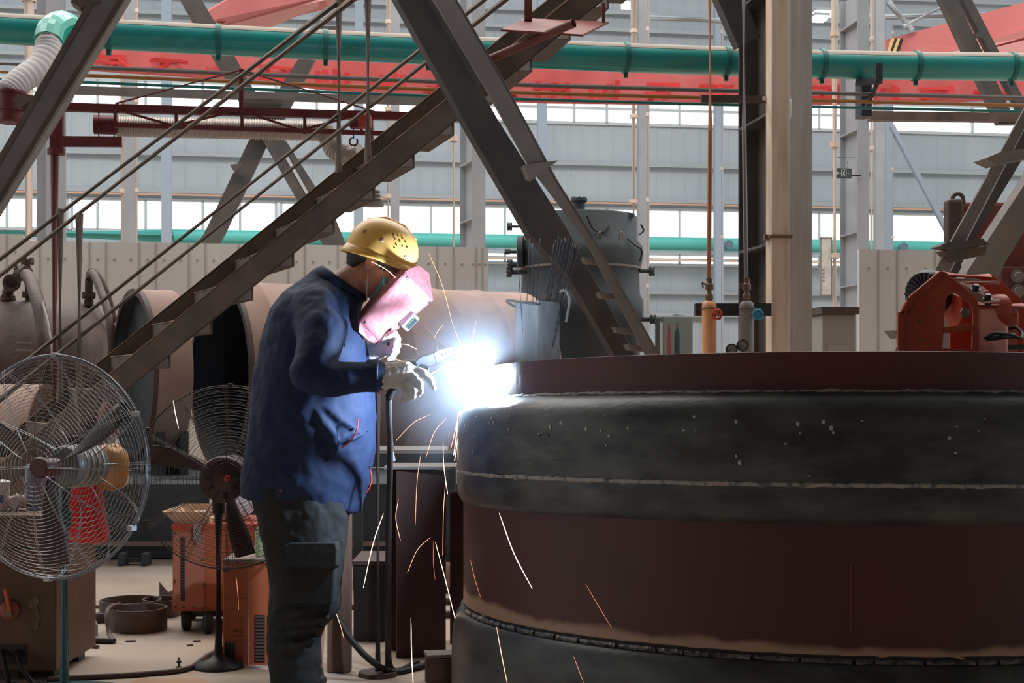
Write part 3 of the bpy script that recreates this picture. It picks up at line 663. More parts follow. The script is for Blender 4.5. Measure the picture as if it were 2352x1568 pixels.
# left tank
cT = W(-330, 905, 11.65); axT = HX
t = thing('rusty_tank', 'dark brown rusty tank at the left edge with flanged nozzles and pipe bends', 'tank', V((cT.x, cT.y, cT.z - .6)) + HX * .8)
pr = [(r_ * 1.19, h_ * 1.19) for r_, h_ in [(.001, -.16), (.3, -.14), (.5, -.06), (.6, .05), (.612, .6), (.618, .605), (.618, .62), (.612, .625), (.612, 1.42), (.58, 1.5), (.45, 1.58), (.001, 1.6)]]
B().lathe(pr, cT, axT, 56).build('body', rustdk, t, 60)
def flange(b, c, ax, r, th_=.025, n=20):
    b.lathe([(r * .62, 0), (r, 0), (r, th_), (r * .62, th_)], c, ax, n)
    x, y, d = frame(V(ax))
    for k in range(8): b.lathe([(.008, -.012), (.008, th_ + .012)], V(c) + (x * math.cos(k * pi / 4) + y * math.sin(k * pi / 4)) * r * .82, ax, 6, cap=True)
def nozzle(pts, r, ends, m_=rustdk, name='nozzle', parent=None):
    b = B(); b.tube(smoothline(pts, 6), r, 14)
    for c, ax, rr in ends: flange(b, c, ax, rr)
    return b.build(name, m_, parent, 50)
zt = 10.95
nozzle([P(18, 705, zt), P(18, 672, zt), P(24, 655, zt - 0.081), P(27, 650, zt - 0.194)], 0.0433, [(P(27, 650, zt - 0.211), V((.25, -1, .1)), 0.0655), (P(18, 690, zt), UP, 0.0585)], parent=t)
nozzle([P(65, 708, zt), P(65, 676, zt), P(63, 640, zt), P(63, 606, zt)], 0.0234, [(P(63, 604, zt), UP, 0.0503), (P(64, 680, zt), UP, 0.0421), (P(66, 705, zt), UP, 0.0351)], parent=t)
nozzle([P(45, 628, zt), P(62, 627, zt - 0.049)], 0.0585, [(P(45, 628, zt), V((-1, -.6, 0)), 0.0679)], parent=t)
nozzle([P(58, 628, zt - 0.081), P(70, 645, zt - 0.194), P(86, 690, zt - 0.486), P(96, 740, zt - 0.648), P(100, 800, zt - 0.745), P(100, 880, zt - 0.713), P(96, 980, zt - 0.486)], 0.0491, [], name='pipe_bend', parent=t)
nozzle([P(204, 705, zt), P(204, 680, zt), P(205, 640, zt), P(212, 622, zt), P(228, 640, zt), P(246, 680, zt), P(262, 740, zt + .05)], 0.0304, [(P(204, 682, zt), UP, 0.0526), (P(204, 700, zt), UP, 0.0351)], name='pipe_bend', parent=t)
nozzle([P(206, 640, zt - 0.081), P(214, 628, zt - 0.130), P(232, 668, zt - 0.324), P(248, 715, zt - 0.535), P(256, 770, zt - 0.648), P(258, 850, zt - 0.680)], 0.0304, [], name='pipe_bend', parent=t)
B().tube(smoothline([P(97, 690, zt - 0.583), P(110, 740, zt - 0.745), P(119, 800, zt - 0.842), P(121, 850, zt - 0.842)], 8), .008, 8).build('weld_seam', mat('pale_weld', (.45, .46, .42), .7), t)
b = B()
for i in range(2): b.beam(P(37, 786 + i * 17, 10.36), P(73, 787 + i * 17, 10.36), .012, .012)
b.build('chalk_mark', mat('chalk', (.4, .34, .3), .9), t)
for f_ in (.35, 1.3): tag(B().box(V((*(cT + HX * f_).xy, .19)), .12, .9, .38, (HX, HY, UP)).build('saddle_support', inner), 'dark block under the rusty tank, ' + ('left one' if f_ < 1 else 'right one'), 'support')
# curved rusty plate behind the big fan and a torn brown wrapper
c = P(106, 885, 9.72); c.z = .545
b = B(); b.lathe([(.545, 0), (.545, .9), (.525, .9), (.525, 0), (.545, 0)], c, V((-1, -.05, 0)), 48)
tag(b.build('rusty_drum', rust, smooth=40), 'light rusty rolled drum lying low behind the large fan at the left edge', 'drum')
g = random.Random(5); rows = []
for i in range(7):
    rows.append([P(218 + j * 8 + i * 3, 926 + i * 12 - j * (1.5 if i < 4 else -2), 8.53) + V((0, g.uniform(-.05, .05), g.uniform(-.025, .025))) for j in range(6)])
tag(B().grid(rows).build('paper_wrapper', mat('kraft_paper', (.42, .24, .18), .9), solid=.004), 'crumpled brown paper wrapper behind the large fan', 'paper')
# long dark steel bed under the shells
c = onfloor(600, 9.0)
t = thing('flat_bed', 'long dark steel flat bed under the rusty shells with a rusty stripe near its bottom', 'flat bed', c + V((0, .5, 0)))
z0 = .03
def bx(px0, px1, ya, yb, d0, d1, ax=None):
    zt_, zb_ = EYE - (ya - HOR) * d0 / F, EYE - (yb - HOR) * d0 / F
    x0, x1 = (px0 - CX) * d0 / F, (px1 - CX) * d0 / F
    return [V((x0, d0, zb_)), V((x1, d0, zb_)), V((x1, d1, zb_)), V((x0, d1, zb_)), V((x0, d0, zt_)), V((x1, d0, zt_)), V((x1, d1, zt_)), V((x0, d1, zt_))]
B().hexa(bx(160, 1075, 1112, 1243, 8.85, 10.6)).build('bed', slate, t)
B().hexa(bx(160, 1075, 1243, 1254, 8.83, 10.6)).build('rusty_stripe', rust, t)
B().hexa(bx(160, 1075, 1254, 1281, 8.85, 10.6)).build('skirt', inner, t)
for x in (277, 330, 640, 1010): B().hexa(bx(x - 6, x + 6, 1272, 1301, 8.5, 8.62)).build('foot', slate, t)
B().hexa(bx(283, 324, 1283, 1291, 8.55, 8.6)).build('foot_bar', slate, t)
for s, x in ((tA, 0), (tB, 0)): pass
for nm, c, ax, ln, r_ in (('a', cA, axA, .29, .60), ('b', cB, axB, 2.6, .70)):
    for f_ in (.2, .75):
        o = c + ax * ln * f_; zt_ = EYE - (1112 - HOR) * 8.85 / F; n_ = ax.cross(UP)
        w_ = r_ * .75; zz_ = o.z - math.sqrt(r_ ** 2 - w_ ** 2) + .01
        b = B(); pts = [V((*(o - n_ * w_).xy, zt_))] + [V((*(o + n_ * w_ * u).xy, o.z - math.sqrt(r_ ** 2 - (w_ * u) ** 2) - .004)) for u in (-1, -.6, -.2, .2, .6, 1)] + [V((*(o + n_ * w_).xy, zt_))]
        if o.y + n_.y * w_ < 12: tag(b.prism(pts, ax * .06).build('saddle_support', inner), 'dark saddle plate carrying the %s rusty shell, %s one' % ('left' if nm == 'a' else 'long', 'near the mouth' if f_ < .5 else 'farther from the mouth'), 'support')

# ------------------------------------------------------------------ dark upright vessel
c = P(1333, 885, 13); c.z = 0; s = 13 / F
t = thing('upright_vessel', 'dark slate upright vessel with flanged nozzles behind the crossing braces', 'vessel', c)
def rz(y): return EYE - (y - HOR) * s
pr = [(r_ * 13 / 12, h_) for r_, h_ in [(.001, 0), (.44, 0), (.5, .05), (.5, rz(742)), (.53, rz(730)), (.53, rz(690)), (.50, rz(676)), (.495, rz(620)), (.515, rz(608)), (.53, rz(585)), (.525, rz(568)), (.48, rz(553)), (.475, rz(500)), (.465, rz(496)), (.3, rz(494)), (.001, rz(493))]]
B().lathe(pr, c, UP, 56).build('body', slate, t, 40)
B().lathe([(.542, -.012), (.556, -.008), (.556, .008), (.542, .012)], V((*c.xy, rz(617))), UP, 56).build('weld_seam', steel, t, 40)
zc_ = 12.6
def noz(pts, r, ends): nozzle(pts, r, ends, slate, 'nozzle', t)
noz([P(1330, 500, 12.9), P(1330, 460, 12.9)], .055, [(P(1330, 462, 12.9), UP, .075)])
noz([P(1215, 502, 12.9), P(1168, 521, 12.9)] if False else [P(1215, 520, 12.9), P(1168, 520, 12.9)], .012, [(P(1167, 520, 12.9), V((1, 0, 0)), .035)])
noz([P(1210, 608, 12.8), P(1170, 608, 12.8)], .025, [(P(1168, 608, 12.8), V((1, 0, 0)), .05)])
noz([P(1210, 625, 12.8), P(1168, 625, 12.8)], .02, [(P(1166, 625, 12.8), V((1, 0, 0)), .045)])
noz([P(1200, 578, 12.85), P(1164, 578, 12.85)], .015, [(P(1162, 578, 12.85), V((1, 0, 0)), .022)])
B().lathe([(.001, 0), (.14, 0), (.14, .05), (.001, .05)], P(1190, 578, 12.8), V((1, -.1, 0)), 24).build('manhole', inner, t, 40)
noz([P(1465, 622, 12.9), P(1492, 622, 12.9)], .02, [(P(1494, 622, 12.9), V((1, 0, 0)), .045)])
noz([P(1468, 733, 12.9), P(1495, 733, 12.9)], .022, [(P(1497, 733, 12.9), V((1, 0, 0)), .04)])
B().hexa(bx(1345, 1456, 489, 498, 12.7, 13.3)).build('top_plate', slate, t)
b = B()
for pts in ([(1348, 495), (1362, 525), (1385, 532), (1400, 520)], [(1440, 548), (1455, 560), (1474, 575), (1470, 600)], [(1466, 540), (1478, 530), (1472, 515)]): b.tube(smoothline([P(x, y, 12.42 + abs(x - 1333) * .0016) for x, y in pts], 6), .008, 6)
b.build('cable', black, t)
for x in (1372, 1422):
    B().tube(smoothline([P(x, 550, 12.5), P(x + 2, 536, 12.45), P(x + 7, 534, 12.45), P(x + 9, 550, 12.5)], 5), .008, 6).build('lug', steel, t)

# ------------------------------------------------------------------ riser pipes with valves
DV = 9.75
def wheel(b, c, r, n=6):
    b.tube([V(c) + (V((1, 0, 0)) * math.cos(a) + UP * math.sin(a)) * r * (1 + .10 * math.cos(n * a)) for a in [2 * pi * k / 36 for k in range(36)]], r * .22, 8, closed=True)
    for k in range(3):
        a = k * pi / 3; d = V((math.cos(a), 0, math.sin(a))) * r; b.beam(V(c) - d, V(c) + d, r * .3, r * .25)
    b.lathe([(r * .3, -.02), (r * .3, .02)], c, V((0, -1, 0)), 10, cap=True)
def riser(xt, x, mthin, mthick, mw, wx, label, wl):
    c = P(x, 885, DV); c.z = 0
    t = thing('riser_pipe', label, 'pipe', c)
    B().tube([P(xt, -40, DV), P(xt + 1, 300, DV), P(x - 1, 640, DV)], .0155, 10).build('thin_pipe', mthin, t, 60)
    b = B(); b.lathe([(.02, 0), (.026, .01), (.026, .04), (.016, .05), (.016, .07), (.03, .075), (.03, .11), (.02, .12), (.02, .15)], P(x, 690, DV), UP, 16); b.build('fitting', brass, t, 40)
    b = B(); b.tube([P(x, 640, DV), P(x, 660, DV)], .025, 10); b.beam(P(x - 2, 655, DV - .03), P(x - 16, 650, DV - .04), .015, .01); b.beam(P(x - 16, 648, DV - .04), P(x - 14, 662, DV - .04), .012, .01); b.build('shut_off_valve', brass, t)
    B().lathe([(.02, EYE - (690 - HOR) * DV / F), (.045, EYE - (695 - HOR) * DV / F), (.05, EYE - (702 - HOR) * DV / F), (.05, 0)], c, UP, 28).build('thick_pipe', mthick, t, 50)
    B().lathe([(.052, -.006), (.058, -.004), (.058, .004), (.052, .006)], P(x, 708, DV), UP, 28).build('clamp_ring', brass, t)
    b = B(); B().tube([P(x, 722, DV), P(wx, 722, DV - .06)], .014, 8).build('valve_stem', brass, t)
    wheel(b, P(wx, 722, DV - .07), .032); lab(b.build('handwheel', mw, t, 50), wl)
    return t
riser(1630, 1629, mat('orange_riser', (.55, .21, .09), .5, c2=(.45, .16, .07), ns=5), orangep, mat('wheel_red', (.60, .10, .06), .4), 1647, 'orange riser pipe with a red handwheel left of the grey column', 'red handwheel')
t = riser(1708, 1715, mat('grey_riser', (.26, .25, .26), .4, .3), mat('grey_worn_pipe', (.24, .21, .20), .6, c2=(.35, .31, .30), ns=6), mat('wheel_blue', (.03, .35, .55), .4), 1741, 'grey riser pipe with a blue handwheel beside the grey column', 'blue handwheel')
for x, y in ((1704, 793), (1679, 803)):
    g = thing('pressure_gauge', 'black round pressure gauge in front of the grey riser pipe, %s one' % ('upper right' if y < 800 else 'lower left'), 'gauge', P(x, y, DV - .12))
    B().lathe([(.001, .0), (.037, 0), (.04, .01), (.04, .045), (.033, .045), (.033, .035)], P(x, y, DV - .1), V((0, -1, 0)), 24).build('case', black, g, 40)
    B().lathe([(.001, .037), (.033, .037)], P(x, y, DV - .1), V((0, -1, 0)), 24).build('dial', mat('gauge_dial', (.22, .23, .23), .4), g)
    B().beam(P(x, y, DV - .139), P(x - 7, y + 5, DV - .139), .004, .002).build('needle', black, g)
    B().tube([P(x, y + 11, DV - .08), P(1713, y + 25, DV)], .009, 8).build('stem', brass, g)
tag(B().beam(P(1596, 711, DV + .1), P(1770, 711, DV + .1), .08, .085, V((0, 1, 0))).build('pipe_support', mat('black_channel', (.04, .04, .042), .6)), 'black steel channel holding the two riser pipes low down', 'bracket')
# cabinets and things behind the rim
c = W(1912, 885, 11.5); c.z = 0
t = thing('control_cabinet', 'beige grey cabinet with a brown top behind the rim, right of the grey column', 'cabinet', c)
zt_ = EYE - (718 - HOR) * 11.5 / F
B().box(c + UP * zt_ / 2, .29, .3, zt_, (HX, HY, UP)).build('body', mat('cabinet_beige', (.34, .32, .29), .7), t, bev=.01)
B().box(c + UP * (zt_ + .03), .33, .36, .06, (HX, HY, UP)).build('top', rustdk, t)
B().box(c + UP * zt_ * .6 - HY * .152, .2, .006, zt_ * .5, (HX, HY, UP)).build('door', mat('cabinet_beige2', (.38, .35, .32), .7), t)
c = W(1535, 885, 12.5); c.z = 0
t = thing('electric_cabinet', 'grey green electric cabinet behind the rim beside the dark upright vessel', 'cabinet', c)
zt_ = EYE - (725 - HOR) * 12.5 / F
B().box(c + UP * zt_ / 2 + HX * .05, .27, .3, zt_, (HX, HY, UP)).build('body', mat('cabinet_green', (.25, .29, .27), .7), t, bev=.008)
B().beam(W(1519, 740, 12.3), W(1519, 885, 12.3), .02, .02).build('door_edge', whitep, t)
tag(B().beam(W(1548, 727, 12.4), W(1620, 737, 12.4), .04, .05, UP).build('pipe_support', girt), 'grey horizontal arm between the electric cabinet and the orange riser', 'bracket')
for x, m_, w_, ya, l in ((1537, mat('dull_pink_red', (.34, .06, .09), .6), 10, 756, 'dull red slim gas cylinder'), (1556, mat('bottle_green', (.03, .07, .07), .6), 14, 752, 'dark green slim gas cylinder')):
    c = W(x, 885, 12.0); c.z = 0; h = EYE - (ya - HOR) * 12 / F; r_ = w_ / 2 / F * 12
    g = thing('gas_cylinder', l + ' standing in front of the grey green cabinet', 'cylinder', c)
    B().lathe([(.001, 0), (r_, .01), (r_, h - .06), (r_ * .5, h), (.001, h)], c, UP, 20).build('body', m_, g, 50)
    B().lathe([(.012, 0), (.012, .05), (.001, .05)], c + UP * h, UP, 10).build('valve', brass, g)
c = W(1897, 612, 19.2)
t = thing('notice_board', 'white framed notice board on the downpipe right of the grey column', 'board', c)
wd, ht = 27 / F * 19.2, 136 / F * 19.2
B().box(c, wd, .02, ht, (HX, HY, UP)).build('sheet', mat('board_white', (.62, .60, .57), .6, c2=(.48, .46, .44), ns=5, lo=.45, hi=.6), t)
b = B()
for q, a, d in ((-1, wd, .015), (1, wd, .015)): b.box(c + UP * q * ht / 2, wd + .02, .03, .016, (HX, HY, UP)); b.box(c + HX * q * wd / 2, .016, .03, ht, (HX, HY, UP))
b.build('frame', steel, t)
for i in range(4): B().box(c - HX * .04 - HY * .012 - UP * (.05 + i * .05), .03, .004, .02, (HX, HY, UP)).build('printed_text', mat('print_dark', (.25, .24, .24), .8), t)
# exit sign with arrow and running figure
c = W(1934, 398, 19.93)
t = thing('exit_sign', 'dark emergency exit sign with an arrow and running figure on the right column', 'sign', c)
sx = 19.93 / F
B().box(c, 46 * sx, .04, 24 * sx, (HX, HY, UP)).build('panel', mat('sign_dark', (.035, .05, .048), .5), t, bev=.005)
sg = mat('sign_glyph', (.42, .48, .46), .6)
def s2(x, y): return c + HX * (x * sx) - UP * (y * sx) - HY * .022
b = B()
b.prism([s2(-17, 0), s2(-12, -4), s2(-12, -1.2), s2(-4, -1.2), s2(-4, 1.2), s2(-12, 1.2), s2(-12, 4)], -HY * .003)
b.build('arrow', sg, t)
b = B()
for p_, q_ in (((-2.5, -8), (9, -8)), ((-2.5, 8), (-2.5, -8)), ((9, -8), (9, 8))): b.beam(s2(*p_), s2(*q_), .007, .004, HX)
b.build('doorway', sg, t)
b = B(); b.lathe([(.001, .003), (.011, .003), (.011, 0)], s2(4, -5), -HY, 12)
for p_, q_, w_ in (((3.6, -3), (2.4, 2), .018), ((3.6, -2.5), (.2, -1), .009), ((3.2, -2.5), (7, -.5), .009), ((2.4, 2), (5.5, 3.5), .010), ((5.5, 3.5), (5, 7), .010), ((2.4, 2), (.4, 5), .010), ((.4, 5), (-1.6, 6), .010)): b.beam(s2(*p_), s2(*q_), w_, .005, HX)
b.build('running_figure', sg, t)
b = B()
for i in range(3): b.beam(s2(12 + i * 2.6, -2), s2(12 + i * 2.6, 2), .012, .003, HX)
b.build('letters', mat('sign_faint', (.14, .17, .16), .6), t)
b = B(); b.beam(s2(20, 4) + HY * .03, s2(48, 4) + HY * .03, .02, .02)
for x in (-14, 14): b.tube([s2(x, -12) + HY * .02, s2(x, -28) + HY * .02], .006, 6)
b.tube([s2(-24, -38) + HY * .02, s2(36, -38) + HY * .02], .006, 6)
b.build('hanger', black, t)

# ------------------------------------------------------------------ reddish machine at the right edge
c = onfloor(2290, 9.4)
t = thing('rusty_machine', 'tall red brown machine body behind the leaning beams at the right edge', 'machine', c)
mm = mat('machine_redbrown', (.26, .06, .04), .6, c2=(.16, .05, .04), ns=3)
B().hexa(bx(2212, 2500, 462, 1230, 9.4, 9.8)).build('body', mm, t, bev=.03)
B().hexa(bx(2178, 2215, 456, 1230, 9.3, 9.42)).build('post', rustdk, t, bev=.02)
B().hexa(bx(2300, 2500, 612, 720, 9.1, 9.4)).build('plate', mat('machine_maroon', (.14, .035, .035), .6), t, bev=.01)
b = B(); x = P(2200, 462, 9.36); b.tube([x + V((-.04, 0, -.02))] + arcpts(x + UP * .015, .035, V((-1, 0, 0)), UP, 0, pi, 10) + [x + V((.04, 0, -.02))], .014, 8); b.build('lifting_eye', rustdk, t, 60)
for x, y in ((2337, 634), (2337, 668)):
    b = B(); b.lathe([(.001, .03), (.025, .03), (.03, .02), (.03, 0)], P(x, y, 9.1), V((0, -1, 0)), 6); b.lathe([(.045, 0), (.045, .008), (.001, .008)], P(x, y, 9.1), V((0, -1, 0)), 16); b.build('bolt', steel, t)
B().ell(P(2222, 605, 9.28), .04, .04, .06).build('lamp_cap', whitep, t, True)
# ------------------------------------------------------------------ large guard fans
def fan(name, label, c, r, axis, mw, mpost, mhub, px_pole, d_pole, blades, front=True, nr=26, spokes=12, mmot=None):
    c = V(c); ax = V(axis).normalized()                           # ax points to the back of the fan
    base = onfloor(px_pole, d_pole)
    t = thing(name, label, 'fan', base)
    x, y, _ = frame(ax)
    def ring(b, rr, h, w_): b.tube([c + ax * h + (x * math.cos(a) + y * math.sin(a)) * rr for a in [2 * pi * k / 72 for k in range(72)]], w_, 5, closed=True)
    dep = .17 * r / .375
    def dome(u): return -.02 - dep * .42 * (1 - u ** 3.2)          # front guard: shallow dish
    def domeb(u): return .02 + dep * .8 * (1 - u ** 4)
    for nm, fn, n in (('front_guard', dome, nr), ('rear_guard', domeb, nr - 8)):
        b = B()
        for i in range(n):
            u = .17 + (.985 - .17) * (i / (n - 1)) ** .92
            ring(b, r * u, fn(u), (.00095 if mw is wire else .0008) * r / .375)
        for k in range(spokes):
            a = 2 * pi * k / spokes + (.05 if nm == 'rear_guard' else 0)
            for o in (-.012, .012):
                a_ = a + o
                b.tube([c + ax * fn(u) + (x * math.cos(a_ * 1) + y * math.sin(a_)) * r * u for u in (.15, .3, .45, .6, .75, .88, .96, 1.0)], .0012 * r / .375, 5)
        b.build(nm, mw, t, 60)
    b = B(); b.tube([c + (x * math.cos(a) + y * math.sin(a)) * r for a in [2 * pi * k / 96 for k in range(96)]], (.0058 if mw is wire else .003) * r / .375, 8, closed=True)
    b.build('rim', mat('fan_rim_grey', (.17, .18, .20), .35, .5) if mw is wire else wiredk, t, 60)
    b = B()
    for k in range(6):
        a = 2 * pi * k / 6 + .5; p = c + (x * math.cos(a) + y * math.sin(a)) * r; b.box(p, .018, .03, .018, (x, ax, y))
    b.build('rim_clip', mat('clip_grey', (.5, .5, .52), .4, .3) if mw is wire else wiredk, t, bev=.002)
    b = B(); b.lathe([(.001, -dep * .44), (.031 * r / .375, -dep * .44), (.036 * r / .375, -dep * .40), (.036 * r / .375, -dep * .34)], c, ax, 28); b.build('badge', mhub, t, 40)
    b = B(); b.lathe([(.001, -.05), (.02, -.05), (.03, -.02), (.03, .02), (.001, .02)], c, ax, 20); b.build('hub', mhub, t, 40)
    for a0 in blades:
        rows = []
        for i in range(8):
            u = .1 + .78 * i / 7; hw = (.07 + .12 * math.sin(pi * min(1, u * .95))) * .9
            rows.append([c + ax * (.0 + .035 * (v - .5)) + (x * math.cos(R(a0) + hw * (v - .5) * 2 + .15 * u) + y * math.sin(R(a0) + hw * (v - .5) * 2 + .15 * u)) * r * u for v in (0, .25, .5, .75, 1)])
        B().grid(rows).build('blade', mat('fan_blade_metal', (.06, .04, .038), .5, .3), t, True, solid=.003)
    b = B(); b.lathe([(.001, .06), (.065, .06), (.072, .075), (.072, .22), (.06, .235), (.001, .235)], c, ax, 28); b.build('motor', mmot or mat('motor_grey', (.16, .16, .15), .45, .2), t, 40)
    b = B()
    for h in (.10, .13, .16, .19): b.lathe([(.072, -.005), (.075, -.004), (.075, .004), (.072, .005)], c + ax * h, ax, 28)
    b.build('motor_band', mat('motor_band_grey', (.45, .42, .38), .4, .3), t, 40)
    top = c + ax * .15
    b = B(); pp = V((base.x, base.y, 0)); b.tube([pp, V((base.x, base.y, top.z - .09)), top], .0195, 14); b.build('pole', mpost, t, 60)
    b = B(); b.lathe([(.024, -.03), (.024, .03)], V((base.x, base.y, .62)), UP, 14, cap=True); b.build('collar', mpost, t, 40)
    q_ = 1 if mw is wire else .42
    b = B(); b.lathe([(.02, .05), (.05 * max(q_, .7), .035), (.22 * q_, .012), (.23 * q_, 0)], base, UP, 32); b.build('base_plate', mpost, t, 50)
    return t
fan('pedestal_fan', 'large round wire guard fan on a teal pole in the left foreground', P(119, 1072, 4.75), .372, V((.36, 1, -.02)), wire, tealdk, mat('hub_red', (.085, .018, .017), .4), 148, 4.93, (147, 267, 27))
fan('pedestal_fan', 'dark wire guard fan on a black pole behind the welder', P(524, 1096, 5.34), .344, V((-.12, 1, 0)), wiredk, mat('black_post', (.018, .016, .017), .5), mat('hub_red2', (.30, .035, .04), .4), 502, 5.45, (35, 155, 275), mmot=rustdk)
t = [o for o in COL.objects if o.name.startswith('pedestal_fan')][1]
b = B(); c = P(512, 1101, 5.29); b.lathe([(.001, -.03), (.06, -.03), (.084, -.012), (.088, .02), (.08, .03)], c, V((-.12, 1, 0)), 32)
b.build('motor_cover', mat('perforated_brown', (.085, .05, .045), .5), t, 40)
b = B()
for k in range(8):
    a = k * pi / 4 + .2; b.lathe([(.001, -.028), (.011, -.027)], c + V((.058 * math.cos(a), -.004 - .007 * math.cos(a), .058 * math.sin(a))), V((-.12, 1, 0)), 10)
b.build('cover_hole', black, t)
B().lathe([(.001, -.075), (.011, -.07), (.013, -.03), (.013, 0)], P(524, 1096, 5.29), V((-.12, 1, 0)), 14).build('red_knob', mat('knob_red', (.5, .05, .05), .4), t, 40)

# ------------------------------------------------------------------ brown cabinet at the left with things on it
D = 5.2
c = onfloor(40, D + .25)
t = thing('tool_cabinet', 'scuffed brown steel cabinet on legs at the bottom left corner', 'cabinet', c)
B().hexa(bx(-140, 129, 1188, 1540, D, D + .5)).build('body', brownpaint, t, bev=.006)
B().hexa(bx(-146, 135, 1183, 1190, D - .012, D + .51)).build('top_edge', wood, t)
for x in (55, 112): B().hexa(bx(x - 12, x + 12, 1538, 1563, D + .06, D + .14)).build('leg', black, t)
for x in (55, 112): B().hexa([v + V((0, .3, 0)) for v in bx(x - 12, x + 12, 1538, 1563, D + .06, D + .14)]).build('leg', black, t)
B().lathe([(.001, 0), (.037, 0), (.037, .012), (.03, .018), (.001, .02)], P(24, 1400, D), V((0, -1, 0)), 28).build('dial_plate', mat('dial_brown', (.26, .08, .045), .4, .3), t, 40)
h = B().beam(P(24, 1408, D - .03), P(11, 1350, D - .045), .016, .012).build('lever', mat('lever_orange', (.62, .14, .05), .45), t, bev=.003); lab(h, 'orange lever handle')
B().lathe([(.001, -.02), (.012, -.02), (.012, .008)], P(24, 1408, D - .02), V((0, 1, 0)), 12).build('lever_hub', brass, t)
B().hexa(bx(-20, 60, 1480, 1526, D - .004, D + .01)).build('socket_panel', black, t)
B().hexa(bx(5, 72, 1256, 1262, D - .003, D + .01)).build('slot', black, t)
b = B(); pts = [P(x, y, D - .002) for x, y in ((70, 1380), (82, 1366), (92, 1378), (84, 1392), (92, 1412), (90, 1440), (78, 1452), (64, 1440), (62, 1432), (76, 1436), (84, 1420), (78, 1400), (66, 1395))]
b.prism(pts, V((0, -.002, 0))); b.build('bare_patch', mat('scuff', (.20, .125, .07), .6, c2=(.10, .055, .04), ns=30), t)
for x0, x1, y0, y1, l in ((40, 78, 1495, 1572, 'right'), (4, 22, 1495, 1572, 'left')):
    tag(B().tube(smoothline([P(x0, y0, D - .01), P(x0 + 6, y0 + 30, D - .06), P(x1, y1, D - .08), onfloor(x1 + 12, D - .1) + UP * .01], 8), .009, 8).build('power_cable', rubber, smooth=60), 'black cable plugged into the brown cabinet, %s one' % l, 'cable')
zt_ = EYE - (1183 - HOR) * (D - .012) / F
def ontop(px, dy): d = D + dy; return V(((px - CX) / F * d, d, zt_ + .001))
c = ontop(6, .18)
t = thing('drink_cup', 'white drink cup with a small blue and red mark at the left edge', 'cup', c)
B().lathe([(.001, 0), (.02, 0), (.026, .07), (.028, .105), (.026, .105), (.018, .004)], c, UP, 24).build('cup', whitep, t, 50)
B().lathe([(.029, .10), (.03, .108), (.024, .112), (.001, .118)], c, UP, 24).build('lid', whitep, t, 40)
B().lathe([(.0235, .030), (.0262, .060)], c, UP, 24, a0=R(240), a1=R(300), xdir=(1, 0, 0)).build('blue_mark', mat('mark_blue', (.05, .12, .4), .5), t)
B().lathe([(.0232, .025), (.0256, .050)], c, UP, 24, a0=R(205), a1=R(245), xdir=(1, 0, 0)).build('red_mark', mat('mark_red', (.5, .04, .05), .5), t)
def rag(name, label, c, sx, sy, sz, m_, seed, cat='rag'):
    g = random.Random(seed); b = B(); c = V(c)
    b.ell(c + UP * sz * .5, sx, sy, sz * .5, n=28, m=16)
    o = b.build(name, m_, loc=c, smooth=True, disp=[(.04, .03), (.015, .012)]); lo = min(v.co.z for v in o.data.vertices)
    for v in o.data.vertices: v.co.z = max(v.co.z, -.0) if v.co.z < .004 else v.co.z
    return tag(o, label, cat)
rag('rag', 'crumpled pale rag on the brown cabinet beside the cup', ontop(40, .2), .05, .04, .06, cloth, 2)
c = ontop(86, .22)
t = thing('plastic_bag', 'translucent bluish plastic bag standing on the brown cabinet', 'bag', c)
pm = mat('bluish_plastic', (.30, .32, .46), .3, c2=(.22, .24, .38), ns=12, trans=.35, bump=.4, bs=20)
b = B(); rows = []
for h, rx in ((0, .042), (.03, .046), (.09, .045), (.14, .046), (.172, .044)):
    rows.append([c + V((rx * math.cos(a) * (1 + .06 * math.sin(3 * a + h * 40)), .035 * math.sin(a), h)) for a in [2 * pi * k / 28 for k in range(28)]])
b.rings(rows); b.build('bag', pm, t, True)
# yellow helmet and red bag hanging from the back of the large fan
hc = P(252, 1066, 5.12)
t = thing('hard_hat', 'dull yellow hard hat hanging behind the large fan', 'helmet', hc)
hu = V((.35, -.45, .75)).normalized(); hx, hy, _ = frame(hu)
ym = mat('old_yellow_plastic', (.72, .32, .06), .45, c2=(.62, .25, .05), ns=5)
B().lathe([(.074, -.045), (.071, -.02), (.066, .02), (.052, .052), (.028, .072), (.001, .078)], hc, hu, 36).build('shell', ym, t, True, solid=.003)
B().lathe([(.074, -.045), (.082, -.05), (.080, -.056), (.072, -.052)], hc, hu, 36).build('brim', ym, t, 40)
B().tube(arcpts(hc - hu * .045, .074, hx, hu, 0, pi, 20), .004, 6).build('strap', black, t)
rm = mat('red_bag_plastic', (.88, .016, .010), .4, c2=(.76, .010, .010), ns=7, bump=.5, bs=18)
c = P(196, 1170, 5.1)
t = thing('red_bag', 'bright red plastic bag hanging behind the large fan', 'bag', P(200, 1250, 5.1))
outl = [(196, 1082), (176, 1112), (158, 1130), (133, 1150), (128, 1185), (134, 1245), (190, 1247), (252, 1250), (250, 1225), (240, 1190), (238, 1150), (228, 1112), (216, 1088)]
b = B(); rows = []
for j, k in ((-.055, .25), (-.05, .7), (-.03, .93), (0, 1), (.03, .93), (.05, .7), (.055, .25)):
    rows.append([P(190 + (x - 190) * (.6 + .4 * k), 1172 + (y - 1172) * (.75 + .25 * k), 5.1) + V((0, j, 0)) for x, y in outl])
b.rings(rows); b.build('bag', rm, t, True, disp=[(.05, .012)], sub=1)
b = B(); b.tube(smoothline([P(200, 1090, 5.1), P(186, 1070, 5.06), P(196, 1056, 5.05), P(210, 1068, 5.06), P(212, 1090, 5.1)], 5), .005, 6); b.build('handle', rm, t)
b = B()
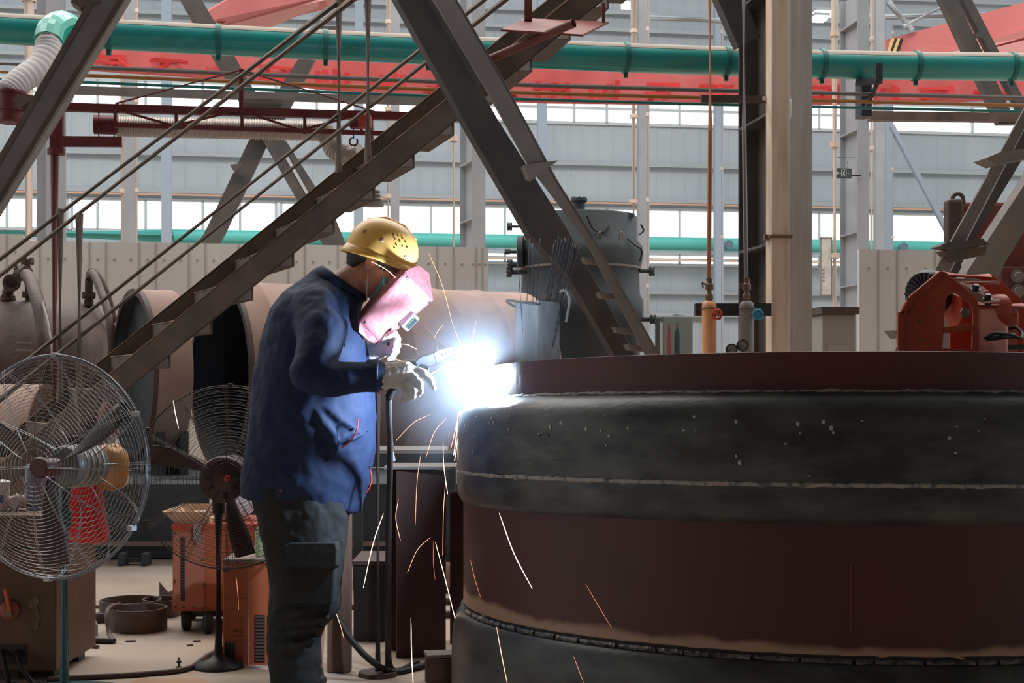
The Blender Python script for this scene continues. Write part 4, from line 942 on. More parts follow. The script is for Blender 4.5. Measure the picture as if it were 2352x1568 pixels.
for i in range(4):
    for k in range(3): b.box(P(178 + k * 18 + i * 3, 1160 + i * 17 + k * 2, 5.036), .014, .002, .006)
b.build('print', mat('bag_print', (.35, .02, .02), .6), t)

# ------------------------------------------------------------------ orange welding machines
def louver(parent, px0, px1, ya, yb, d, n):
    b = B(); b.hexa(bx(px0, px1, ya, yb, d - .002, d + .01)); b.build('vent_panel', black, parent)
    b = B()
    for i in range(n):
        y = ya + (yb - ya) * (i + .5) / n; b.hexa(bx(px0 + 1, px1 - 1, y - (yb - ya) / n * .25, y + (yb - ya) / n * .25, d - .005, d))
    b.build('vent_slats', rustdk, parent)
D = 6.25
c = onfloor(470, D + .2)
t = thing('welding_machine', 'orange welding machine on wheels with a cardboard tray on top, behind the black fan pole', 'welder', c)
B().hexa(bx(396, 594, 1212, 1404, D, D + .42)).build('case', orangew, t, bev=.006)
B().hexa(bx(393, 598, 1203, 1215, D - .01, D + .43)).build('top_lid', orange, t, bev=.004)
B().hexa(bx(398, 470, 1222, 1398, D - .006, D)).build('side_panel', mat('faded_orange_panel', (.48, .17, .10), .6, c2=(.40, .12, .07), ns=4), t, bev=.003)
louver(t, 415, 424, 1232, 1380, D - .006, 22)
b = B(); b.prism([P(x, y, D - .004) for x, y in ((524, 1284), (534, 1270), (546, 1264), (560, 1266), (572, 1276), (576, 1284))], V((0, .02, 0))); b.build('handle_recess', black, t)
b = B()
for x, y in ((402, 1335), (468, 1342), (403, 1394), (422, 1394), (445, 1395), (467, 1397), (402, 1225), (466, 1285)): b.lathe([(.006, 0), (.005, .006), (.001, .007)], P(x, y, D - .006), V((0, -1, 0)), 8)
b.build('screw', rustdk, t)
B().hexa(bx(415, 590, 1403, 1416, D + .03, D + .4)).build('chassis', black, t)
def wheelx(parent, px, d, r, w_=.04):
    c = onfloor(px, d) + UP * r; b = B(); b.lathe([(.001, -w_ / 2), (r * .8, -w_ / 2), (r, -w_ / 3), (r, w_ / 3), (r * .8, w_ / 2), (.001, w_ / 2)], c, V((1, .35, 0)), 24); b.build('wheel', rubber, parent, 40)
for px, d in ((428, 6.28), (478, 6.2), (560, 6.3), (440, 6.58), (565, 6.6)): wheelx(t, px, d, .042)
c = P(440, 1203, D + .2); zt_ = EYE - (1203 - HOR) * (D - .01) / F
t = thing('cardboard_tray', 'tan cardboard tray lying on the orange welding machine', 'tray', V((P(430, 0, D + .12).x, D + .12, zt_)))
x0, x1 = P(384, 0, D).x, P(480, 0, D).x
b = B(); b.prism([V((x0 + .03, D + .02, zt_)), V((x1, D + .02, zt_)), V((x1, D + .3, zt_)), V((x0 + .03, D + .3, zt_))], UP * .006)
b.prism([V((x0 + .03, D + .02, zt_)), V((x1, D + .02, zt_)), V((x1, D - .02, zt_ + .055)), V((x0 - .02, D - .02, zt_ + .055))], V((0, .006, 0)))
b.prism([V((x0 + .03, D + .02, zt_)), V((x0 + .03, D + .3, zt_)), V((x0 - .02, D + .34, zt_ + .055)), V((x0 - .02, D - .02, zt_ + .055))], V((.006, 0, 0)))
b.prism([V((x1, D + .3, zt_)), V((x0 + .03, D + .3, zt_)), V((x0 - .02, D + .34, zt_ + .06)), V((x1, D + .34, zt_ + .06))], V((0, .006, 0)))
b.build('tray', card, t)
b = B(); b.prism([P(445, 1203, D - .02), P(462, 1203, D - .02), P(462, 1243, D - .022), P(453, 1250, D - .02), P(443, 1238, D - .022)], V((0, .002, 0))); b.build('hanging_flap', mat('grey_paper', (.33, .26, .22), .9), t)
rag('cloth_bundle', 'heap of white cloth on the orange welding machine behind the fan motor', V((P(535, 0, D + .2).x, D + .2, zt_)), .105, .1, .155, cloth, 4, 'cloth')
rag('rag', 'cream folded rag lying on the cardboard tray', V((P(455, 0, D + .1).x, D + .1, zt_ + .007)), .05, .04, .04, mat('cream_cloth', (.66, .5, .38), .9), 6)
b = B(); b.lathe([(.012, -.008), (.02, -.008), (.02, .008), (.012, .008), (.012, -.008)], P(471, 1199, D + .02), V((.2, 1, 0)), 20)
tag(b.build('tape_roll', card, smooth=40), 'small tan tape roll at the front of the orange welding machine top', 'tape')
D = 5.5
c = onfloor(570, D + .2)
t = thing('welding_machine', 'orange welding machine on casters right behind the welder\'s legs', 'welder', c)
B().hexa(bx(512, 632, 1292, 1542, D, D + .42)).build('case', orangew, t, bev=.006)
B().hexa(bx(511, 634, 1284, 1294, D - .006, D + .43)).build('top_lid', mat('lid_grey', (.30, .20, .16), .5), t, bev=.003)
louver(t, 585, 608, 1412, 1520, D, 14)
b = B(); b.beam(P(573, 1300, D - .001), P(570, 1538, D - .001), .003, .003); b.build('panel_seam', mat('seam_white', (.6, .45, .36), .6), t)
b = B()
for (x, y, w_, h_) in ((517, 1374, 50, 1.2), (520, 1471, 45, 1.5), (537, 1444, 4, 8), (544, 1446, 5, 6), (551, 1444, 3, 9), (557, 1447, 4, 6), (536, 1460, 26, 1.2)): b.hexa(bx(x, x + w_, y, y + h_, D - .0015, D + .002))
b.build('stamped_marks', mat('stamp_brown', (.22, .05, .025), .6), t)
for px, d in ((530, 5.52), (600, 5.54), (540, 5.8), (600, 5.82)):
    wheelx(t, px, d, .03, .025); B().beam(onfloor(px, d) + UP * .03, onfloor(px, d) + UP * .085, .045, .04).build('caster_fork', black, t)
zt_ = EYE - (1284 - HOR) * (D - .006) / F
c = V((P(602, 0, D + .1).x, D + .1, zt_))
t = thing('plastic_bottle', 'pale green plastic bottle on the front welding machine behind the welder', 'bottle', c)
B().lathe([(.001, 0), (.026, 0), (.028, .02), (.028, .09), (.02, .115), (.01, .122), (.01, .14), (.001, .14)], c, UP, 20).build('body', mat('pale_green_plastic', (.55, .68, .38), .3, trans=.3), t, 50)
B().lathe([(.013, 0), (.013, .02), (.001, .02)], c + UP * .128, UP, 14).build('cap', whitep, t)

# ------------------------------------------------------------------ scraps on the floor
def ringtube(name, label, px, d, r, h, th_, cat='pipe ring'):
    c = onfloor(px, d); return tag(B().lathe([(r - th_, 0), (r, 0), (r, h), (r - th_, h), (r - th_, 0)], c, UP, 48).build(name, rustdk, smooth=40, loc=c), label, cat)
ringtube('pipe_ring', 'short brown pipe ring standing on the floor in front, between the fan poles', 319, 6.3, .123, .098, .008)
ringtube('pipe_ring', 'brown pipe ring standing behind the front ring', 300, 6.62, .14, .085, .008)
ringtube('pipe_ring', 'brown pipe ring half hidden by the orange machine', 372, 6.68, .09, .08, .008)
ringtube('pipe_ring', 'dark pipe ring standing in the bottom centre beside the red vessel', 1015, 5.2, .062, .09, .006)
def flatplate(name, label, pts, th_, m_, cat): return tag(B().prism([V((*q.xy, .002)) for q in pts], UP * th_).build(name, m_), label, cat)
tag(B().hbeam(onfloor(168, 7.0) + UP * .006, onfloor(168, 7.0) + UP * .165, .14, .09, .01, V((1, 0, 0))).build('beam_offcut', inner), 'black H-beam offcut standing behind the teal fan pole', 'beam offcut')
for i, px in enumerate((168, 214)):
    c = onfloor(px, 6.2 + i * .02); t = tag(B().prism([c + V((0, 0, .002)), c + V((.04, -.09, .002)), c + V((.04, -.09, .05)), c + V((0, 0, .065))], V((.006, .002, 0))).build('steel_fin', steel), 'small upright steel fin plate on the floor, %s of two' % ('left' if i == 0 else 'right'), 'plate')
tag(B().beam(onfloor(130, 6.42) + UP * .022, onfloor(246, 6.5) + UP * .022, .05, .04).build('flat_bar', rustdk), 'dark flat bar on the floor behind the two small fins', 'bar')
tag(B().beam(onfloor(385, 6.95) + UP * .012, onfloor(900, 6.85) + UP * .012, .03, .02).build('flat_bar', rustdk), 'long dark flat bar on the floor behind the orange welding machine', 'bar')
tag(B().prism([onfloor(366, 7.2) + UP * .002, onfloor(366, 7.2) + UP * .085, onfloor(386, 7.15) + UP * .04, onfloor(408, 7.1) + UP * .07, onfloor(408, 7.1) + UP * .002], V((0, .008, 0))).build('notched_plate', rustdk), 'notched dark plate standing left of the orange welding machine', 'plate')
tag(B().tube(smoothline([onfloor(262, 5.95) + UP * .012, onfloor(252, 6.05) + UP * .02, P(246, 1410, 6.12), P(255, 1394, 6.2), P(275, 1388, 6.28)], 8), .011, 8).build('hose', rustdk, smooth=60), 'brown hose arching up against the front pipe ring', 'hose')
tag(B().tube(smoothline([onfloor(132, 6.0) + UP * .012, onfloor(200, 5.97) + UP * .012, onfloor(262, 5.95) + UP * .012], 6), .012, 8).build('hose', rubber, smooth=60), 'dark hose lying on the floor in front of the small fins', 'hose')
tag(B().tube(smoothline([onfloor(100, 5.18) + UP * .01, onfloor(200, 5.22) + UP * .01, onfloor(330, 5.28) + UP * .01, onfloor(430, 5.38) + UP * .01, onfloor(480, 5.65) + UP * .01, onfloor(560, 6.0) + UP * .01], 10), .0105, 8).build('floor_cable', rustdk, smooth=60), 'thick brown cable curving across the floor at the bottom left', 'cable')
flatplate('cardboard_sheet', 'torn cardboard sheet on the floor at the bottom', [onfloor(290, 5.1), onfloor(310, 5.2), onfloor(330, 5.22), onfloor(470, 5.22), onfloor(500, 4.95), onfloor(310, 4.9)], .004, card, 'cardboard')
for px, d, l, ln in ((212, 5.86, 'in front of the pipe ring', 30), (228, 6.9, 'far behind the teal pole', 16)):
    tag(B().beam(onfloor(px - ln / 2, d) + UP * .008, onfloor(px + ln / 2, d - .02) + UP * .008, .01, .012).build('bolt', rustdk), 'small dark bolt lying on the floor ' + l, 'bolt')
c = onfloor(411, 5.42); b = B(); b.lathe([(.012, 0), (.012, .01), (.005, .012), (.005, .022), (.009, .024), (.009, .032), (.003, .034), (.003, .045)], c, UP, 10, cap=True); tag(b.build('bolt', rustdk, smooth=40), 'small dark bolt standing upright beside the floor cable', 'bolt')
for i, (px, d, s_) in enumerate(((300, 6.0, .02), (452, 6.0, .016), (436, 5.9, .012))):
    tag(B().box(onfloor(px, d) + UP * .003, s_ * 2, s_, .006, (V((.9, .4, 0)), V((-.4, .9, 0)), UP)).build('scrap', rustdk), 'tiny dark metal scrap lying on the floor, ' + ('in front of the pipe ring', 'under the orange machine wheels', 'left of the black fan pole')[i], 'scrap')

# ------------------------------------------------------------------ beams, plank, stands between the welder and the red vessel
c = onfloor(778, 5.35)
tag(B().hexa([c + V((-.044, 0, 0)), c + V((.044, 0, 0)), c + V((.044, .05, 0)), c + V((-.044, .05, 0)), c + V((-.040, 0, .66)), c + V((.046, 0, .66)), c + V((.046, .05, .66)), c + V((-.040, .05, .66))]).build('wooden_plank', wood, bev=.004), 'upright wooden plank just behind the welder\'s knee', 'plank')
c = onfloor(848, 6.15)
t = thing('scrap_bin', 'black open steel bin on the floor between the plank and the brown beam', 'bin', c)
B().hexa(bx(812, 886, 1296, 1503, 6.0, 6.35)).build('bin', mat('bin_black', (.022, .017, .017), .6), t)
B().hexa(bx(808, 890, 1289, 1297, 5.99, 6.37)).build('rim', rustdk, t)
c = onfloor(868, 5.3)
t = thing('tool_stand', 'thin dark upright stand with a round base plate, right of the wooden plank', 'stand', c)
B().lathe([(.001, .018), (.07, .016), (.075, 0), (.001, 0)], c, UP, 36).build('base', rustdk, t, 40)
B().tube([c, V((c.x, c.y, EYE - (905 - HOR) * 5.3 / F))], .0115, 10).build('pole', mat('stand_brown', (.05, .035, .032), .6), t, 60)
c = onfloor(956, 5.75)
t = thing('steel_beam', 'reddish brown upright steel H-beam with cap plate, left of the red vessel', 'beam', c)
bm2 = mat('beam_redbrown', (.055, .022, .019), .65, c2=(.085, .04, .032), ns=3, stretch=(3, 3, .7), bump=.1)
B().hbeam(c, c + UP * (EYE - (1077 - HOR) * 5.75 / F), .2, .19, .014, V((.96, .28, 0))).build('beam', bm2, t)
B().hexa(bx(882, 1046, 1071, 1078, 5.62, 5.9)).build('cap_plate', steel, t)
c = onfloor(1062, 6.0)
t = thing('support_beam', 'dark brown upright support beam standing right against the red vessel', 'beam', c)
B().hbeam(c, c + UP * (EYE - (1128 - HOR) * 6.0 / F), .1, .1, .01, V((1, 0, 0))).build('beam', bm2, t)
t = thing('work_bench', 'low bench with a pale steel top strip behind the brown beam', 'bench', onfloor(930, 7.6))
B().hexa(bx(800, 1052, 1033, 1041, 7.5, 8.0)).build('top', mat('pale_steel', (.40, .38, .36), .5), t)
B().hexa(bx(812, 1046, 1041, 1072, 7.55, 7.95)).build('apron', slate, t)
for x in (822, 1036):
    for d in (7.56, 7.9): B().beam(onfloor(x, d), P(x, 1045, d), .05, .05).build('leg', slate, t)
zt_ = EYE - (1033 - HOR) * 7.5 / F
c = V((P(1038, 0, 7.6).x, 7.6, zt_)); tag(B().hexa([c + V((sx_ * .022, sy_ * .03, 0)) for sx_, sy_ in ((-1, -1), (1, -1), (1, 1), (-1, 1))] + [c + V((sx_ * .022, sy_ * .03, .085)) for sx_, sy_ in ((-1, -1), (1, -1), (1, 1), (-1, 1))]).build('brick', mat('pink_brick', (.45, .22, .18), .8), bev=.003), 'small pinkish brick on the end of the low bench beside the red vessel', 'brick')
# lower clutter
c = onfloor(1024, 7.3)
tag(B().lathe([(.001, 0), (.072, 0), (.077, .01), (.077, .5), (.001, .5)], c + UP * .077 + V((-.2, .1, 0)), V((.95, .3, 0)), 28).build('short_pipe', rust, smooth=40), 'short brown pipe lying on the floor behind the brown beam', 'pipe')
for d, l in ((6.6, 'nearer'), (7.0, 'farther')):
    tag(B().beam(onfloor(890, d) + UP * .015, onfloor(1060, d + .02) + UP * .015, .04, .03).build('flat_bar', rustdk), 'dark flat bar on the floor behind the brown beam, %s one' % l, 'bar')
c = onfloor(1015, 5.2)
tag(B().box(c + UP * .099, .12, .1, .012, (V((.98, .2, 0)), V((-.2, .98, 0)), UP)).build('steel_plate', steel), 'small grey plate resting on the dark pipe ring at the bottom centre', 'plate')
tag(B().tube(smoothline([P(770, 1405, 5.36), P(800, 1460, 5.3), P(850, 1515, 5.25) , onfloor(905, 5.3) + UP * .012, onfloor(960, 5.4) + UP * .012, onfloor(1000, 5.5) + UP * .012], 10), .012, 8).build('welding_cable', rubber, smooth=60), 'black welding cable drooping from behind the plank to the floor', 'cable')
# ------------------------------------------------------------------ red vessel being welded
VS = .935; VC = V((1.166 * VS, 5.343 * VS, 0)); TX, TZ = .0045, .0332
def vz(e): return EYE - e * VS
def tilt(x, y): return TX * (x - .881 * VS) + TZ * (y - 3.672 * VS)
def vessel_part(name, prof, m_, parent, smooth=40, a0=0, a1=None, n=160, jit=0, solid=0):
    b = B(); b.lathe([(r * VS, vz(e)) for r, e in prof], VC, UP, n, a0=a0, a1=a1, xdir=(1, 0, 0))
    for v in b.bm.verts:
        v.co.z -= tilt(v.co.x, v.co.y)
        if jit: v.co += V((noise.noise(v.co * 60), noise.noise(v.co * 60 + V((9, 0, 0))), noise.noise(v.co * 45 + V((0, 7, 0))))) * jit
    return b.build(name, m_, parent, smooth, solid=solid)
vt = thing('red_vessel', 'huge round dark red and grey steel vessel being welded in the right foreground', 'vessel', VC)
def zonemat(name, c, c2, zone, cz, z0, z1, rough=.6, ns=4, stretch=(1, 1, 1), zc2=None, amp=.05):
    m = mat(name, c, rough, c2=c2, ns=ns, bump=.12, bs=30, stretch=stretch, lo=.3, hi=.75)
    nt = m.node_tree; bs = nt.nodes['Principled BSDF']; base = bs.inputs['Base Color'].links[0].from_socket
    tc = nt.nodes.new('ShaderNodeTexCoord'); sp_ = nt.nodes.new('ShaderNodeSeparateXYZ'); nt.links.new(tc.outputs['Object'], sp_.inputs[0])
    nz = nt.nodes.new('ShaderNodeTexNoise'); nz.inputs['Scale'].default_value = 9; nz.inputs['Detail'].default_value = 8; nt.links.new(tc.outputs['Object'], nz.inputs['Vector'])
    ma = nt.nodes.new('ShaderNodeMath'); ma.operation = 'MULTIPLY_ADD'; ma.inputs[1].default_value = amp; nt.links.new(nz.outputs[0], ma.inputs[0]); nt.links.new(sp_.outputs[2], ma.inputs[2])
    mr = nt.nodes.new('ShaderNodeMapRange'); mr.inputs[1].default_value = z0; mr.inputs[2].default_value = z1; nt.links.new(ma.outputs[0], mr.inputs[0])
    mx = nt.nodes.new('ShaderNodeMix'); mx.data_type = 'RGBA'; nt.links.new(mr.outputs[0], mx.inputs[0]); nt.links.new(base, mx.inputs[6]); mx.inputs[7].default_value = (*zone, 1)
    nt.links.new(mx.outputs[2], bs.inputs['Base Color'])
    return m
redv = zonemat('red_oxide_body', (.085, .013, .012), (.042, .013, .011), (.36, .22, .15), None, vz(.705), vz(.725), .55, 2.2)
redr = mat('red_oxide_rim', (.095, .015, .014), .5, c2=(.05, .018, .016), ns=2.5, bump=.1, lo=.3, hi=.7)
greyv = mat('mill_scale_steel', (.030, .033, .035), .42, c2=(.088, .096, .092), ns=4, stretch=(1.5, 1.5, 4), bump=.15, bs=18, metal=.25)
bead = mat('weld_bead', (.16, .16, .16), .35, .6, c2=(.03, .03, .03), ns=50, bump=.4, bs=90)
slag = mat('pale_slag', (.34, .32, .30), .8, c2=(.12, .11, .11), ns=45, bump=.5, bs=80, lo=.5, hi=.65)
vessel_part('rim_band', [(1.268, .004), (1.268, -.112), (1.25, -.114), (1.25, .06)], redr, vt)
vessel_part('deck', [(1.25, .03), (.001, .03)], slate, vt)
vessel_part('shoulder_band', [(1.266, .006), (1.285, .0055), (1.312, .013), (1.338, .030), (1.356, .055), (1.367, .088), (1.371, .125), (1.371, .262)], greyv, vt, 60)
vessel_part('lower_lip', [(1.371, .276), (1.371, .33), (1.366, .358), (1.356, .376), (1.346, .384)], greyv, vt, 60)
vessel_part('body_wall', [(1.348, .38), (1.348, .764)], redv, vt, True)
vessel_part('base_ring', [(1.347, .772), (1.362, .778), (1.376, .80), (1.386, .84), (1.391, .90), (1.392, .985), (1.392, 1.145)], greyv, vt, 60)
vessel_part('top_seam', [(1.266, -.004), (1.273, -.001), (1.278, .004), (1.268, .010)], slag, vt, 30, n=700, jit=.004)
vessel_part('middle_seam', [(1.369, .262), (1.374, .266), (1.374, .272), (1.369, .277)], slag, vt, 30, n=700, jit=.003)
g = random.Random(11); a = R(150)
while a < R(330):
    w_ = R(g.uniform(2.0, 6.0))
    vessel_part('weld_bead', [(1.345, .758), (1.353, .759), (1.358, .765), (1.356, .772), (1.345, .776)], bead, vt, 40, a0=a, a1=a + w_, n=26, jit=.0025)
    a += w_ + R(g.uniform(.15, .6))
vessel_part('weld_gap', [(1.349, .750), (1.3495, .762)], mat('burnt_black', (.012, .01, .01), .8), vt, n=200, jit=.003)
fl_ = mat('paint_fleck', (.38, .40, .38), .7)
b = B()
for i in range(46):                                              # flecks and scratches on the rounded shoulder
    a = R(g.uniform(185, 285)); e = g.uniform(.07, .125) if i < 34 else g.uniform(.13, .25); s_ = g.uniform(.0025, .006)
    rr = 1.372 if e > .12 else 1.371 - .006 * (.125 - e) / .04
    d = V((math.cos(a), math.sin(a), 0)); p = VC + d * (rr * VS + .0015) + UP * (vz(e)); p.z -= tilt(p.x, p.y)
    b.ell(p, s_, .0015, s_ * g.uniform(.5, 1.4), (V((-d.y, d.x, 0)), d, UP), 8, 5)
b.build('paint_flecks', fl_, vt)['kind'] = 'stuff'
b = B(); a = R(239); d = V((math.cos(a), math.sin(a), 0))
for q in range(5):
    a = R(218 + q * .45); d = V((math.cos(a), math.sin(a), 0)); p = VC + d * 1.373 * VS + UP * (vz(.128) - .002 * abs(q - 2)); p.z -= tilt(p.x, p.y); b.ell(p, .006, .004, .004, (V((-d.y, d.x, 0)), d, UP), 8, 6)
b.build('tack_weld', bead, vt, True)
b = B(); a = R(-99); d = V((math.cos(a), math.sin(a), 0))
p = VC + d * 1.349 * VS; b.beam(p + UP * vz(.50), p + UP * vz(.70), .005, .002); b.build('rust_streak', mat('streak', (.20, .06, .035), .7), vt)
# ------------------------------------------------------------------ electrode can on the vessel
DC = 5.55
dk = vz(.03) - tilt(.1, DC)
c = P(1234, 885, DC); c.z = dk
t = thing('electrode_can', 'worn square steel can full of welding electrodes standing behind the arc', 'can', c)
zt_ = EYE - (694 - HOR) * DC / F; ch = zt_ - dk
xa, ya = V((.72, -.69, 0)), V((.69, .72, 0)); sq = .122
b = B()
for u, v_, l1, l2 in ((0, -1, sq, .003), (0, 1, sq, .003), (-1, 0, .003, sq), (1, 0, .003, sq)):
    b.box(c + xa * u * sq / 2 + ya * v_ * sq / 2 + UP * ch / 2, l1, l2, ch, (xa, ya, UP))
b.box(c + UP * .003, sq, sq, .006, (xa, ya, UP))
b.build('can', mat('worn_grey_can', (.19, .20, .21), .6, c2=(.30, .31, .32), ns=14, stretch=(1, 1, .3), bump=.2, lo=.4, hi=.62), t)
b = B(); q = c + UP * (ch - .012) - xa * sq / 2 - ya * .0
b.tube(smoothline([P(1240, 699, DC - .09), P(1200, 694, DC - .06), P(1168, 690, DC - .05), P(1166, 694, DC - .04), P(1184, 705, DC)], 6), .005, 8); b.build('handle', steel_dk, t, 60)
b = B(); b.tube(smoothline([P(1284, 672, DC), P(1296, 666, DC), P(1304, 676, DC), P(1308, 694, DC), P(1300, 740, DC)], 6), .005, 8); b.build('handle', mat('handle_grey', (.3, .29, .28), .5), t, 60)
tops = [(1187, 572, 1204), (1216, 548, 1206), (1224, 559, 1224), (1240, 548, 1226), (1272, 560, 1240), (1276, 551, 1243), (1283, 543, 1246), (1290, 548, 1244), (1298, 545, 1250), (1301, 549, 1256), (1308, 539, 1255), (1306, 550, 1262), (1316, 555, 1260), (1320, 559, 1266), (1323, 562, 1258), (1331, 566, 1268)]
em = mat('electrode_coating', (.045, .045, .055), .6); tip = mat('bare_tip', (.55, .55, .55), .3, .9)
for i, (x, y, xb) in enumerate(tops):
    d1 = DC - .03 + .06 * (i % 4) / 3; p0 = P(xb, 800, DC - .03 + .05 * ((i * 7) % 5) / 4); p1 = P(x, y, d1)
    r_ = thing('welding_electrode', 'dark welding electrode rod standing in the square steel can', 'electrode', p0, 'electrodes in the steel can')
    B().tube([p0, p0 + (p1 - p0) * .975], .0026, 6).build('coating', em, r_); B().tube([p0 + (p1 - p0) * .975, p1], .0018, 6).build('bare_tip', tip, r_)

# ------------------------------------------------------------------ orange machine on the vessel
DO = 5.0
def Q(x, y, d=DO): return P(1552 + x / 2.904, 480 + y / 2.904, d)
c = Q(1850, 1180); c.z = vz(.03) - tilt(1.58, DO)
t = thing('orange_motor_unit', 'orange framed motor unit with arched side plates standing on the vessel at the right', 'machine', c)
bt_ = 1215
def plates(off, name):
    o = V(off)
    L = [(1500, bt_), (1500, 690), (1518, 640), (1560, 580), (1745, 425), (1765, 412), (1800, 418), (1850, 558), (1815, 580), (1800, 610), (1782, 930), (1778, bt_)]
    Rr_ = [(1968, bt_), (1985, 700), (1976, 655), (1950, 620), (1885, 568), (1850, 558), (1800, 418), (1990, 575), (2015, 615), (2025, 680), (2012, bt_)]
    b = B()
    for pts in (L, Rr_): b.prism([Q(x, y) + o for x, y in pts], V((.0, .014, 0)))
    return b.build(name, orange, t, bev=.002)
plates((0, 0, 0), 'side_plate')
TV = P(1552 + 2105 / 2.904, 480 + 440 / 2.904, 5.27) - Q(1790, 420)
plates(TV, 'side_plate')
B().prism([Q(1780, 785), Q(1980, 765), Q(1984, 808), Q(1778, 832)], V((0, .02, 0))).build('cross_bar', orange, t, bev=.002)
B().prism([Q(1780, 930), Q(1975, 930), Q(1975, bt_), Q(1780, bt_)], V((0, .03, 0))).build('base_bar', orange, t)
b = B()
for p_, q_ in (((1512, 700), (1580, 590)), ((1580, 590), (1770, 432)), ((1500, 690), (1500, 1180))): b.beam(Q(*p_, DO - .004), Q(*q_, DO - .004), .008, .02, V((0, 1, 0)))
b.build('edge_rib', orange, t)
for p_ in ((1770, 436), (2000, 640)): B().tube([Q(*p_) + V((0, .007, 0)), Q(*p_) + TV], .014, 12).build('tie_tube', orange, t, 60)
B().prism([Q(1830, 470, 5.05), Q(1850, 462, 5.05), Q(2160, 478, 5.2), Q(2165, 500, 5.2), Q(1985, 488, 5.1), Q(1880, 500, 5.05)], V((0, .06, -.004))).build('strap_plate', mat('dusty_orange', (.36, .13, .09), .7), t)
B().prism([Q(1890, 490, 5.04), Q(2060, 520, 5.1), Q(2110, 600, 5.06), Q(2170, 605, 5.06), Q(2165, 625, 5.05), Q(2030, 632, 5.03), Q(1960, 560, 5.02)], V((0, .03, .004))).build('bolt_plate', mat('dusty_plate', (.30, .14, .10), .7), t, bev=.002)
for x, y in ((2000, 530), (2080, 595)):
    b = B(); o = Q(x, y + 8, 5.02); ax = V((0, -.5, 1)); b.lathe([(.017, 0), (.017, .004), (.012, .004)], o, ax, 16); b.lathe([(.0125, .004), (.0125, .018), (.010, .02), (.001, .02)], o, ax, 6); b.build('hex_bolt', black, t)
b = B(); b.ell(Q(2075, 562, 5.04), .009, .009, .012); b.build('red_cap', mat('cap_red', (.5, .05, .03), .4), t, True)
B().hexa([Q(2018, 650, 5.05), Q(2210, 668, 5.15), Q(2214, 668, 5.34), Q(2040, 650, 5.3), Q(2005, bt_, 5.05), Q(2218, bt_, 5.15), Q(2220, bt_, 5.34), Q(2040, bt_, 5.3)]).build('motor_box', mat('motor_orange', (.60, .10, .03), .5, c2=(.45, .07, .025), ns=5), t, bev=.012)
b = B(); b.lathe([(.001, 0), (.06, 0), (.064, .006), (.064, .2), (.001, .2)], Q(1850, 680, 5.14), V((1, .25, 0)), 28); b.build('drum', mat('motor_orange', (1, 1, 1)), t, 40)
b = B(); b.lathe([(.001, 0), (.018, 0), (.018, .02), (.001, .024)], Q(1925, 690, 5.0), V((0, -1, 0)), 6); b.build('hub_nut', brass, t)
c2 = Q(1662, 560, 5.18); ax = V((-.72, -.6, 0)).normalized()
b = B(); x_, y_, _ = frame(ax)
b.lathe([(.025, 0), (.075, .012), (.085, .0), (.085, -.05), (.001, -.05)], c2, ax, 36)
b.build('fan_cover', black, t, 40)
b = B()
for k in range(22):
    a = 2 * pi * k / 22; d = x_ * math.cos(a) + y_ * math.sin(a); b.beam(c2 + d * .03 + ax * .006, c2 + d * .075 + ax * .016, .004, .006)
b.build('fan_cover_ribs', mat('cover_grey', (.06, .065, .07), .5), t)
for x, y in ((1548, 600), (1512, 695), (1570, 685), (1632, 745), (1638, 875), (1700, 655)):
    b = B(); b.lathe([(.006, 0), (.006, .005), (.001, .006)], Q(x, y), V((0, -1, 0)), 6); b.build('bolt', brass, t)
b = B(); b.tube(smoothline([Q(2060, 860, 5.02), Q(2130, 830, 4.98), Q(2220, 835, 5.0), Q(2300, 860, 5.02), Q(2312, 830, 5.06), Q(2270, 790, 5.1), Q(2225, 800, 5.12)], 6), .006, 8); b.tube(smoothline([Q(2075, 865, 5.02), Q(2160, 855, 4.99), Q(2260, 845, 5.02)], 6), .009, 8); b.build('cable', rubber, t, 60)
B().hexa([Q(2215, 905, 4.95), Q(2400, 905, 4.95), Q(2400, 905, 5.1), Q(2215, 905, 5.1), Q(2215, 935, 4.95), Q(2400, 935, 4.95), Q(2400, 935, 5.1), Q(2215, 935, 5.1)]).build('terminal_strip', slate, t)

# ------------------------------------------------------------------ welder
DW = 5.02
def K_(x, y, o=0.): return P(x, y, DW + o)
wt = thing('person', 'welder in a navy jacket, yellow hard hat and pink face shield, bending over the arc', 'person', onfloor(680, DW))
skin = mat('skin', (.60, .31, .22), .55, c2=(.50, .24, .17), ns=8, sub=.1)
navy = mat('navy_work_jacket', (.003, .015, .055), .8, c2=(.004, .019, .066), ns=6, bump=.12, bs=30)
trou = mat('dark_work_trousers', (.011, .0125, .012), .85, c2=(.018, .0195, .0185), ns=5, bump=.1, bs=30)
glove = mat('canvas_glove', (.62, .57, .50), .9, c2=(.50, .45, .40), ns=12, bump=.5, bs=45)
hairm = mat('black_hair', (.012, .010, .010), .6, bump=.6, bs=160, stretch=(1, 1, .3))
fd = V((.866, 0, -.5)); ud = V((.5, 0, .866)); sd = V((0, 1, 0))     # head axes: face, crown, his left (away from the camera)
hc = K_(866, 604)
def Hd(f_, s_, u_): return hc + fd * f_ + sd * s_ + ud * u_
b = B()
b.ell(Hd(-.012, 0, .028), .098, .077, .088, (fd, sd, ud), 28, 18)             # cranium
b.ell(Hd(.025, 0, -.035), .072, .066, .085, (fd, sd, ud), 24, 16)             # face
b.ell(Hd(.055, 0, -.095), .036, .038, .030, (fd, sd, ud), 20, 12)             # chin
b.cap(Hd(.0, -.052, -.075), Hd(.05, -.03, -.098), .022, .018); b.cap(Hd(.0, .052, -.075), Hd(.05, .03, -.098), .022, .018)
b.cap(Hd(.092, 0, .01), Hd(.112, 0, -.035), .009, .014)                        # nose
